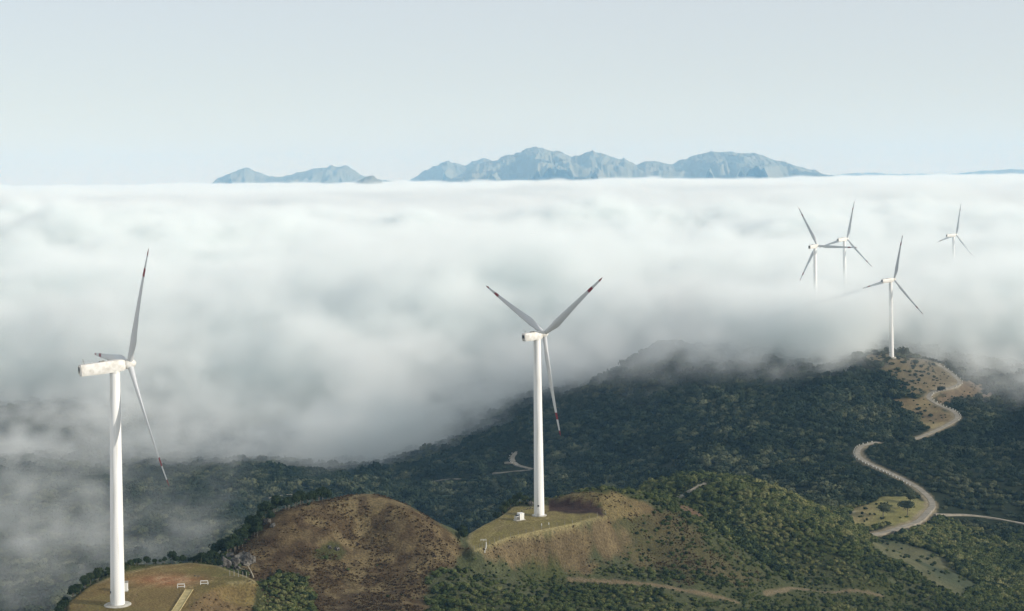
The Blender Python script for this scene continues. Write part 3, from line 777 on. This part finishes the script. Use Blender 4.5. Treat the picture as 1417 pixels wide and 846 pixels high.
def one(mesh, name, x, y, z, s, label, cat, group, asp=1.0, parent=None):
    o = link(bpy.data.objects.new(name, mesh)); o.location = (x, y, z); o.scale = (s, s, s * asp); o.rotation_euler.z = rnd.uniform(0, 6.28)
    return tag(o, label, cat, group)

# broadleaf canopy over the far slopes
x, y = sample(105000, 720, 2050)
z, m, PX, PY = masks(x, y)
rdd = road_d(x, y)
far = y > 880
open_ = np.clip(m['clearing'] + m['field'] * .9 + m['bare'] * .8 + m['crest'] * .55 + m['verge'] * .6, 0, 1)
keep = far & (rg.uniform(size=x.size) > open_) & (rdd > 6.5) & ~((fbm(x / 60, y / 60, 91, 3) < -.5) & (y < 1250) & (PX < 1200)) & (y > 860)
# keep the slope between hidden ground and crest only where fog or hills leave it in view
r_ = 1.9 + 2.8 * rg.uniform(size=x.size) ** 2 + 1.4 * sm(1000, 1500, y) + 2.6 * (rg.uniform(size=x.size) < .07)
r_ = np.where(rdd < 18, np.minimum(r_, 2.0), r_) * (1 - .6 * sm(.2, .6, open_))
rows = ((PX > 1245) & (PY > 640) & (PY < 712))
keep &= ~(rows & (np.mod(y - x * .15 + 5 * fbm(x / 60, y / 60, 5, 2), 10) < 4.2))
r_ = np.where(rows, 2.5, r_)
keep &= rg.uniform(size=x.size) < np.clip(22.0 / (r_ ** 2 * 1.6), .3, 1)
forest = np.stack([x, y, z - r_ * .25, r_, rg.integers(0, 6, x.size)], 1)[keep]
# bushes on the nearer hills
x, y = sample(120000, 470, 900)
z, m, PX, PY = masks(x, y)
clr = np.clip(m['brown1'] * (1 - m['patch']) * (1 - m['patch2']) + m['bank1'] + m['brown2'] + m['mound'] + m['pit'] + m['pad1'] + m['pad2'] + m['clearing'] + m['field'] + m['t_bench'] + m['t_track2'] + m['t_foot'] * 2 + m['scree'] * .8, 0, .965)
clr = np.where(m['pad1'] + m['pad2'] + m['pit'] + m['t_bench'] + m['t_foot'] > .1, 1, clr)
dn = .60 + .35 * sm(690, 740, y)
dn = dn - .25 * m['flank'] + m['patch'] * .4 + .3 * m['patch2']
dn = dn + .5 * np.clip(fbm(x / 22, y / 22, 55, 3), -1, .5)
padd = np.maximum(poly_sd(x, y, PAD1), poly_sd(x, y, PAD2))
keep = (rg.uniform(size=x.size) < dn * (1 - clr) ** 1.15) & ~((PX > 440) & (PX < 655) & (PY < 782) & (y > 545) & (y < 640)) & (padd < -2.0) & (road_d(x, y) > 5.5) & (np.abs(PX - 708) < 790) & (PY < 880)
front_bank = (padd > -9) & (y < 640)
r_ = .55 + .9 * rg.uniform(size=x.size) ** 1.5 + 1.3 * sm(690, 780, y) * (.4 + .6 * rg.uniform(size=x.size)) - .35 * m['flank']
r_ = np.where(front_bank, r_ * .6, r_) * (1 - .5 * clr) + 1.3 * m['gully']
for k in ('t_bench', 't_track2', 't_foot'): pass
dtr = np.min([seg_dist(x, y, tr_xy[k]) for k in ('bench', 'track2', 'foot')], 0)
r_ = np.where(dtr < 5, np.minimum(r_, .6), r_)
bushes = np.stack([x, y, z - r_ * .2, r_, rg.integers(0, 8, x.size)], 1)
bushes[:, 4] = np.where(rg.uniform(size=x.size) < .8 - .6 * m['gully'] - .3 * clr, bushes[:, 4] % 5, 5 + bushes[:, 4] % 3)
bushes = bushes[keep]
# bracken and grass tufts
x, y = sample(260000, 455, 680)
z, m, PX, PY = masks(x, y)
tm_ = np.clip(m['brown1'] + m['brown2'] * .9 + m['bank1'] * .5 + m['flank'] * .8 + m['mound'] * .4, 0, 1) * (1 - np.clip(m['pad1'] + m['pad2'] + m['pit'] + m['t_bench'], 0, 1))
keep = (rg.uniform(size=x.size) < tm_ * (.5 + .5 * np.clip(fbm(x / 8, y / 8, 61, 4) * 3.5, -1, 1))) & (np.abs(PX - 708) < 760) & (PY < 870)
r_ = .22 + .55 * rg.uniform(size=x.size) ** 3
tufts = np.stack([x, y, z - .03, r_, rg.integers(0, 3, x.size)], 1)[keep]
print('forest', len(forest), 'bushes', len(bushes), 'tufts', len(tufts))

# the shrubs that show largest stand as individuals
PXb, PYb = project(bushes[:, 0], bushes[:, 1], bushes[:, 2])
seen = (PXb > 5) & (PXb < 1412) & (PYb < 842)
sz = np.where(seen, bushes[:, 3] / bushes[:, 1], 0)
order = np.argsort(-sz); top_ = order[:290]; rest = order[290:]
def where_label(px, py, y, dk):
    c = 'dark' if dk else 'mid green'
    if px < 352 and y < 560: return c + ' shrub on the bank below the first turbine pad'
    if y < 600 and px < 600: return c + ' shrub growing on the brown bracken hill'
    if y < 660 and px < 880: return c + ' shrub in the scrubby saddle below the second turbine pad'
    if y < 690: return c + ' shrub on the lower right flank beside the earth bench'
    return c + ' shrub on the rounded green hill with the stepped footpath'
BM = BUSH + DARK
protos_b = [None] * 8; protos_t = []
for i in top_:
    bx, by, bz, br, bv = bushes[i]; bv = int(bv)
    o = one(BM[bv], 'shrub', bx, by, bz, br, where_label(PXb[i], PYb[i], by, bv >= 5), 'shrub', 'shrubs on the near hillsides', rnd.uniform(.8, 1.15))
    if protos_b[bv] is None: protos_b[bv] = o
for k in range(8):
    if protos_b[k] is None:
        i = rest[0]; rest = rest[1:]; protos_b[k] = one(BM[k], 'shrub', *bushes[i][:4], where_label(PXb[i], PYb[i], bushes[i][1], k >= 5), 'shrub', 'shrubs on the near hillsides')
planted('undergrowth', bushes[rest], protos_b, 'dense scrub of small bushes covering the nearer green slopes', 'scrub')
# ---- trees
def trunk_mesh(seed, h, r):
    g = random.Random(seed); b = MB(); pts = [(g.uniform(-.1, .1) * k, g.uniform(-.1, .1) * k, h * k / 4 - .4) for k in range(5)]
    b.tube(pts, [r, r * .85, r * .7, r * .5, r * .3], 7)
    for k in range(4):
        a = g.uniform(0, 6.28); z0 = h * g.uniform(.35, .7); l = h * g.uniform(.25, .4)
        b.tube([(0, 0, z0), (math.cos(a) * l * .6, math.sin(a) * l * .6, z0 + l * .5), (math.cos(a) * l, math.sin(a) * l, z0 + l)], [r * .4, r * .28, r * .12], 5)
    return b.mesh('trunk', [m_bark])
def tree_crown(seed, r, h, z0, mat, n=330, leaf=.28):
    V, Fc = leaf_blob(seed, n, 6, r, h, leaf, core=.62, up=.45); V[:, 2] += z0; b = MB(); b.add(V, Fc); return b.mesh('crown', [mat], smooth=False)
TR = []
for k in range(6):
    dark = k < 4
    h = [4.2, 5.0, 3.6, 5.6, 7.5, 8.5][k]
    r = [1.7, 1.9, 1.6, 1.8, 4.2, 4.8][k]
    TR.append((trunk_mesh(400 + k, h * .8, .13 if dark else .3), tree_crown(500 + k, r, h * .62, h * .34, m_pine if dark else m_forest, 330 if dark else 520, .26 if dark else .42)))
def tree(x, y, k, s, label, group, cat='tree'):
    z = gz_at(x, y) - .2
    t = empty('broadleaf_tree', (x, y, z), rnd.uniform(0, 6.28)); t.scale = (s, s, s * rnd.uniform(.9, 1.15))
    link(bpy.data.objects.new('trunk', TR[k][0]), t); link(bpy.data.objects.new('crown', TR[k][1]), t)
    return tag(t, label, cat, group)
def tree_line(pix, n, spread, s0, s1, label, group, back=3.0):
    P = [Gc(*p) for p in pix]
    L_ = [math.dist(P[i][:2], P[i + 1][:2]) for i in range(len(P) - 1)]; T_ = sum(L_)
    for k in range(n):
        t = T_ * (k + rnd.uniform(.1, .9)) / n; i = 0
        while i < len(L_) - 1 and t > L_[i]: t -= L_[i]; i += 1
        f = t / L_[i]; x = P[i][0] * (1 - f) + P[i + 1][0] * f; y = P[i][1] * (1 - f) + P[i + 1][1] * f
        x += rnd.uniform(-.6, .6) * spread; y += back + rnd.uniform(-.5, .9) * spread
        tree(x, y, rnd.randrange(4), rnd.uniform(s0, s1), label, group)
tree_line([(302,775),(330,760),(352,742),(368,722)], 34, 6.0, .85, 1.25, 'small dark tree with a pale trunk in the thicket behind the grey boulders', 'dark thicket on the crest of the brown hill', 2)
tree_line([(366,718),(400,706),(430,696),(458,688)], 30, 1.6, .75, 1.05, 'dark tree in the row along the crest left of the brown summit', 'row of trees on the brown hill crest', 1.0)
tree_line([(262,781),(285,779),(305,776)], 9, 3, .6, .9, 'dark tree behind the shaded right corner of the first turbine pad', 'trees behind the first pad', 3)
def edge_line(P, i0, i1, n, out, s0, s1, label, group):
    pts = P[i0:i1 + 1]; L_ = [math.dist(pts[i], pts[i + 1]) for i in range(len(pts) - 1)]; T_ = sum(L_); cx = sum(p[0] for p in P) / len(P); cy_ = sum(p[1] for p in P) / len(P)
    for k in range(n):
        t = T_ * (k + rnd.uniform(.1, .9)) / n; i = 0
        while i < len(L_) - 1 and t > L_[i]: t -= L_[i]; i += 1
        f = t / L_[i]; x = pts[i][0] * (1 - f) + pts[i + 1][0] * f; y = pts[i][1] * (1 - f) + pts[i + 1][1] * f
        d = math.hypot(x - cx, y - cy_); q = rnd.uniform(*out)
        tree(x + (x - cx) / d * q, y + (y - cy_) / d * q, rnd.randrange(4), rnd.uniform(s0, s1), label, group)
edge_line(PAD1, 0, 3, 44, (1.0, 4.5), .5, .85, 'low dark tree in the hedge along the outer rim of the first turbine pad', 'trees round the rim of the first pad')
edge_line(PAD1, 3, 6, 20, (.8, 3), .4, .9, 'low dark tree behind the pad between the turbine tower and the brown hill', 'trees round the rim of the first pad')
edge_line(PAD2, 10, 13, 34, (2.0, 7), .55, .9, 'dark tree on the shaded rim behind the second turbine pad', 'trees round the rim of the second pad')
edge_line(PAD2, 0, 1, 8, (2.5, 7), .6, 1.0, 'dark tree below the left tip of the second turbine pad', 'trees round the rim of the second pad')
for px, py, k, s, lab in [(1222,716,4,1.0,'round dark tree standing alone in the yellow clearing inside the road bend'), (1256,713,5,.95,'broad dark tree beside the road at the clearing'), (1259,698,4,.9,'dark tree above the clearing where the road curves'),
                     (1302,545,4,.8,'single dark tree hiding the upper road between its two bends'), (1250,706,4,.6,'small tree between the two larger trees of the clearing')]:
    g_ = G(px, py, d0=780); tree(g_[0], g_[1], k, s, lab, None)
k = 0
fp = []
for j in range(6):
    gq = G(1215 + 9 * j, 606 + 4 * (j % 3), d0=900)
    fp.append(one(FOR[j], 'crown_tree', gq[0], gq[1], gq[2] - .5, 3.4 + .3 * j, 'leafy tree in the clump on the spur above the lower hairpin', 'tree', 'trees on the spur above the hairpin'))
    fp[-1].name = 'round_tree'
planted('forest', forest, fp, 'dark broadleaf forest covering the far slopes down to the valley', 'forest')
tp_ = []
for j in range(3):
    i = j * 7; tp_.append(one(TUFT[j], 'bracken', *tufts[i][:4], 'dry bracken plant on the brown hillside', 'bracken', 'bracken plants on the brown hill'))
planted('bracken_cover', tufts[30:], tp_, 'dry brown bracken and grass tufts covering the open hillsides', 'bracken')

# ------------------------------------------------------------------ roads, path and posts
def ribbon(name, P, hw, mat, lift=.18, thick=.0, label=None):
    P = [Vector(p) for p in P]; Q = []
    for i in range(len(P) - 1):      # Catmull-Rom
        p0, p1, p2, p3 = P[max(i - 1, 0)], P[i], P[i + 1], P[min(i + 2, len(P) - 1)]
        n = max(2, int((p2 - p1).length / 2.5))
        for k in range(n):
            t = k / n; Q.append(.5 * ((2 * p1) + (p2 - p0) * t + (2 * p0 - 5 * p1 + 4 * p2 - p3) * t * t + (3 * p1 - p0 - 3 * p2 + p3) * t ** 3))
    Q.append(P[-1]); vs = []; K = 5
    xs = []; ys = []
    for i, q in enumerate(Q):
        t = (Q[min(i + 1, len(Q) - 1)] - Q[max(i - 1, 0)]); t.z = 0; t.normalize(); s_ = Vector((-t.y, t.x, 0))
        for k in range(K): p = q + s_ * hw * (k / (K - 1) * 2 - 1); xs.append(p.x); ys.append(p.y)
    zs = height(np.array(xs), np.array(ys)).reshape(-1, K); zs = np.repeat(zs.max(1)[:, None], K, 1) + lift
    zs = np.convolve(np.pad(zs[:, 0], 3, 'edge'), np.ones(7) / 7, 'valid')[:, None] + 0 * zs
    vs = list(zip(xs, ys, zs.ravel())); fs = [(i * K + k, i * K + k + 1, (i + 1) * K + k + 1, (i + 1) * K + k) for i in range(len(Q) - 1) for k in range(K - 1)]
    o_ = len(vs); nq = len(Q)      # skirts, so the slab has an edge
    sk = [(xs[i * K + e], ys[i * K + e], zs[i, 0] - 1.6) for e in (0, K - 1) for i in range(nq)]
    fs += [(i * K, (i + 1) * K, o_ + i + 1, o_ + i) for i in range(nq - 1)] + [(i * K + K - 1, o_ + nq + i, o_ + nq + i + 1, (i + 1) * K + K - 1) for i in range(nq - 1)]
    b = MB(); b.add(vs + sk, fs); o = b.build(name, [mat], smooth=False)
    return tag(o, kind='structure'), Q, zs[:, 0]
_, Q1, Z1 = ribbon('road', ROAD, 1.75, m_road)
_, Q2, Z2 = ribbon('road', ROAD2, 1.75, m_road)
for k, r_ in enumerate(EXTRA_ROADS): o_, q_, z_ = ribbon('road' if k != 5 else 'layby', r_, [1.9, 1.0, .7, 1.2, .6, 1.6][k], m_road); EXTRA_ROADS[k] = (q_, z_)
ribbon('footpath', [G(*p, d0=700) for p in TRACKS['foot'][0]], .45, m_road, .4)
rp = MB(); post_me = rp.box((0, 0, .35), (.55, .55, .9), 0, None, .8).mesh('guard_post', [m_post], False)
def posts(Q, Z, side, off, f0, f1, step, label, group):
    acc = 0; n = len(Q)
    for i in range(max(1, int(n * f0)), min(n - 1, int(n * f1))):
        d = Q[i + 1] - Q[i - 1]; d.z = 0; acc += d.length / 2
        if acc >= step:
            acc = 0; d.normalize(); s_ = Vector((-d.y, d.x, 0)) * side * off
            o = link(bpy.data.objects.new('guard_post', post_me)); o.location = (Q[i].x + s_.x, Q[i].y + s_.y, Z[i]); o.rotation_euler.z = math.atan2(d.y, d.x); o.scale = (.75, .75, .95)
            tag(o, label, 'guard post', group)
posts(Q1, Z1, 1, 2.5, .50, 1.0, 5.0, 'small white guard stone on the outer edge of the lower hairpin', 'white guard stones round the lower hairpin')
posts(Q2, Z2, -1, 2.5, .30, .66, 5.0, 'small white guard stone along the middle road bend', 'white guard stones along the middle bend')
posts(Q2, Z2, -1, 2.5, .74, 1.0, 5.5, 'small white guard stone on the uppermost road bend below the crest turbine', 'white guard stones along the top bend')
posts(EXTRA_ROADS[0][0], EXTRA_ROADS[0][1], -1, 2.8, 0, .6, 5.0, 'small white guard stone by the valley road bend seen left of the turbine tower', 'white guard stones in the valley')

# ------------------------------------------------------------------ things on the pads
def on_pad(px, py, z): x, y = on_plane(px, py, z); return (x, y, z)
# ramp slab
A, B = Vector(on_pad(262, 817, 0)), Vector(on_pad(240, 852, 0)); d = (B - A).normalized(); s_ = Vector((-d.y, d.x, 0)); w = 1.15
rmp = MB(); C_ = [A - s_ * w, A + s_ * w, B + s_ * w, B - s_ * w]
rmp.add([(p.x, p.y, .22) for p in C_] + [(p.x, p.y, -.8) for p in C_], [(0, 1, 2, 3), (0, 4, 5, 1), (1, 5, 6, 2), (2, 6, 7, 3), (3, 7, 4, 0)])
for q in (-1, 1):
    c0, c1 = A + s_ * w * q, B + s_ * w * q; rmp.tube([(c0.x, c0.y, .3), (c1.x, c1.y, .3)], [.13, .13], 4)
tag(rmp.build('path', [m_plank], smooth=False), kind='structure')
def barrier(px, py, wpx, label):
    p = on_pad(px, py, 0); t = empty('road_barrier', p, R(4)); w = wpx * p[1] / F / 2
    b = MB()
    for x0 in (-w, w): b.box((x0, 0, .65), (.14, .14, 1.3)); b.box((x0, .45, .4), (.12, .9, .12)); b.box((x0, .85, .3), (.12, .12, .6))
    b.build('leg', [m_post], t, False)
    b = MB(); b.box((0, 0, 1.25), (2 * w, .16, .2)); b.box((0, 0, .45), (2 * w, .12, .16)); b.build('rail', [m_post], t, False)
    return tag(t, label, 'barrier')
barrier(250.5, 814, 9.5, 'small white frame barrier left of the top of the yellow ramp')
barrier(282.5, 809.5, 10, 'small white frame barrier right of the top of the yellow ramp')
# switch cabinet behind the first tower
p = on_pad(173.2, 818, 0); t = empty('switch_cabinet', p, R(8)); MB().box((0, 0, 1.45), (1.6, 2.0, 2.5)).build('body', [m_white], t, False)
MB().box((0, 0, 2.78), (1.8, 2.2, .14)).build('roof', [m_grey], t, False); MB().box((0, 0, .1), (1.9, 2.3, .3)).build('plinth', [m_conc], t, False)
MB().box((0, -1.02, 1.4), (1.3, .05, 2.2)).build('door', [m_post], t, False); tag(t, 'white switch cabinet standing half hidden behind the nearest turbine tower', 'cabinet')
# transformer on the second pad
p = on_pad(720.5, 719.5, PAD2Z); t = empty('transformer_cabinet', p, R(34))
MB().box((0, 0, 1.35), (1.9, 2.0, 2.3)).build('body', [m_white], t, False); MB().box((0, 0, 2.56), (2.1, 2.2, .12)).build('roof', [m_white], t, False)
b = MB(); b.box((-1.7, 0, .95), (1.3, 1.5, 1.4)); b.build('tank', [m_nac], t, False)
for q in range(5): MB().box((-2.15 + q * .27, -.85, .95), (.07, .3, 1.2)).build('cooling_fin', [m_grey], t, False)
MB().box((-1.7, 0, 1.85), (.9, .9, .35)).build('bushing_cover', [m_dark], t, False)
MB().box((.2, -1.02, 1.3), (1.3, .05, 1.9)).build('door', [m_post], t, False); MB().box((-.7, 0, .05), (4.2, 2.6, .3)).build('plinth', [m_conc], t, False)
tag(t, 'small white transformer cabinet with grey cooling fins on the second turbine pad', 'cabinet')
for k, (px, py) in enumerate([(673,753),(673,756),(672.6,759),(672,762),(671,765)]):
    g_ = G(px, py); z = g_[2]; o = link(bpy.data.objects.new('white_post', post_me)); o.location = (g_[0], g_[1], z); o.scale = (.6, .6, .9)
    tag(o, 'squat white post in the short row at the near left tip of the second pad', 'post', 'white posts at the tip of the second pad')
b = MB(); g_ = G(669, 749)
for q in (-1.3, 0, 1.3): b.box((q, 0, .4), (.14, .14, .9))
b.box((0, 0, .86), (2.8, .12, .12)); b.box((0, 0, .45), (2.8, .1, .1)); o = b.build('low_fence', [m_post], None, False); o.scale = (.75, .75, .75); o.location = (g_[0], g_[1], gz_at(g_[0], g_[1])); tag(o, 'short low white rail fence beside the row of white posts', 'fence')
for px, py in [(749.5,727.5),(759.5,726)]:
    g_ = on_pad(px, py, PAD2Z); o = link(bpy.data.objects.new('white_post', post_me)); o.location = (g_[0], g_[1], gz_at(g_[0], g_[1])); o.scale = (.6, .6, .9)
    tag(o, 'single white post at the front edge of the pad below the second turbine', 'post', 'white posts on the pad edge below the tower')
fp_me = MB().tube([(0, 0, -.3), (0, 0, 1.7)], [.06, .05], 6).mesh('fence_post', [m_grey])
for k in range(22):
    t_ = k / 21; i = 2 + t_ * 5.0; a_, f_ = int(min(i, 6)), i - int(min(i, 6)); x = PAD2[a_][0] * (1 - f_) + PAD2[a_ + 1][0] * f_; y = PAD2[a_][1] * (1 - f_) + PAD2[a_ + 1][1] * f_ + .8
    o = link(bpy.data.objects.new('fence_post', fp_me)); o.location = (x, y, gz_at(x, y)); o.rotation_euler = (rnd.uniform(-.06, .06), rnd.uniform(-.06, .06), 0)
    tag(o, 'thin grey fence post on the front edge of the second turbine pad', 'fence post', 'fence posts along the second pad')
for px in (318, 324, 330, 336, 341):
    g_ = on_pad(px, 797 + (px - 318) * .12, 0); o = link(bpy.data.objects.new('fence_post', fp_me)); o.location = (g_[0], g_[1], gz_at(g_[0], g_[1])); o.scale = (1.6, 1.6, 1.1)
    tag(o, 'thin grey post in the shadow under the boulders by the first pad', 'fence post', 'posts under the boulders')

# ------------------------------------------------------------------ rocks and dead wood
def rock_mesh(seed, sub=3):
    bm = bmesh.new(); bmesh.ops.create_icosphere(bm, subdivisions=sub, radius=1)
    for v in bm.verts:
        c = np.array(v.co); q = c * 1.3 + seed * 7.7
        n = float(fbm(np.array([q[0] + q[2] * .7]), np.array([q[1] - q[2] * .6]), seed, 4)[0])
        n2 = math.floor(float(vnoise(np.array([q[0] * 1.5]), np.array([q[1] * 1.5 + q[2]]), seed)[0]) * 4) / 4
        v.co *= .70 + .75 * n + .35 * n2
    me = bpy.data.meshes.new('boulder'); bm.to_mesh(me); bm.free(); me.materials.append(m_rock); return me
RK = [rock_mesh(k + 1) for k in range(5)]
def rock(px, py, s, k, label, group=None, fixed=None):
    g_ = G(px, py); o = link(bpy.data.objects.new('boulder', RK[k % 5])); o.location = (g_[0], g_[1], g_[2] + s * .25); o.scale = (s, s * rnd.uniform(.8, 1.2), s * rnd.uniform(.8, 1.15)); o.rotation_euler = (rnd.uniform(-.4, .4), rnd.uniform(-.4, .4), rnd.uniform(0, 6))
    return tag(o, label, 'boulder', group)
for k, (px, py, s, lab) in enumerate([(312,784,2.3,'tall grey boulder at the shaded left end of the outcrop by the first pad'),(321,782,2.6,'large pale grey boulder in the middle of the outcrop above the pad'),(331,778,2.5,'blocky boulder with bracken on top beside the pale one'),(341,780,2.3,'dark-faced boulder at the right end of the outcrop'),
    (349,777,1.7,'smaller rounded boulder next to the dark-faced one'),(318,774,1.8,'upper boulder of the outcrop below the trees'),(336,770,1.6,'boulder topping the outcrop against the thicket'),(328,788,1.3,'small boulder at the foot of the outcrop'),(368,724,1.3,'boulder between fallen branches on the hill crest'),(377,729,1.1,'low boulder just below the hill crest'),
    (735,698.5,1.2,'pale flat boulder behind the second turbine pad'),(457,759,.9,'pale rock in the green patch on the brown hill'),(466,761,.8,'second pale rock at the right of the green patch on the brown hill'),(461,685,.9,'pale rock on the crest left of the brown summit')]):
    rock(px, py, s, k, lab)
g = random.Random(9)
for k in range(7):
    px, py = 722 + k * 2.6 + g.uniform(-1, 1), 708.0 - k * .8 + g.uniform(-1, 1); q = on_pad(px, py, PAD2Z)
    o = link(bpy.data.objects.new('stone', RK[k % 5])); o.location = q; o.scale = (.38, .38, .28); o.rotation_euler.z = g.uniform(0, 6); tag(o, 'pale stone in the rubble strip behind the transformer cabinet', 'stone', 'stones behind the transformer cabinet')
for k, (px, py) in enumerate([(270, 797.5), (275, 797.5)]):
    q = on_pad(px, py, 0); o = link(bpy.data.objects.new('stone', RK[k])); o.location = q; o.scale = (.5, .3, .22); tag(o, ['left', 'right'][k] + ' of the two flat pale stones on the red earth of the first pad', 'stone')
def log(P, r0, label):
    pts = []
    for px, py, dz in P: g_ = G(px, py); pts.append((g_[0], g_[1], g_[2] + dz))
    n = len(pts); b = MB().tube(pts, [r0 * (1 - .6 * i / (n - 1)) for i in range(n)], 7)
    tag(b.build('dead_branch', [m_dead]), label, 'dead branch')
log([(351,801,.4),(347,794,.9),(343,788,1.2),(337,785,1.0)], .24, 'long bleached dead branch arching down from the boulders')
log([(345,797,.3),(339,791,.5),(331,787,.3)], .15, 'thinner dead branch lying left of the arching one')
log([(367,724,1.2),(361,721,1.9),(354,721,2.2)], .2, 'bleached branch lying across the hill crest')
log([(356,735,.4),(353,730,1.8)], .18, 'short bleached stump leaning among the dark trees')
'''END'''
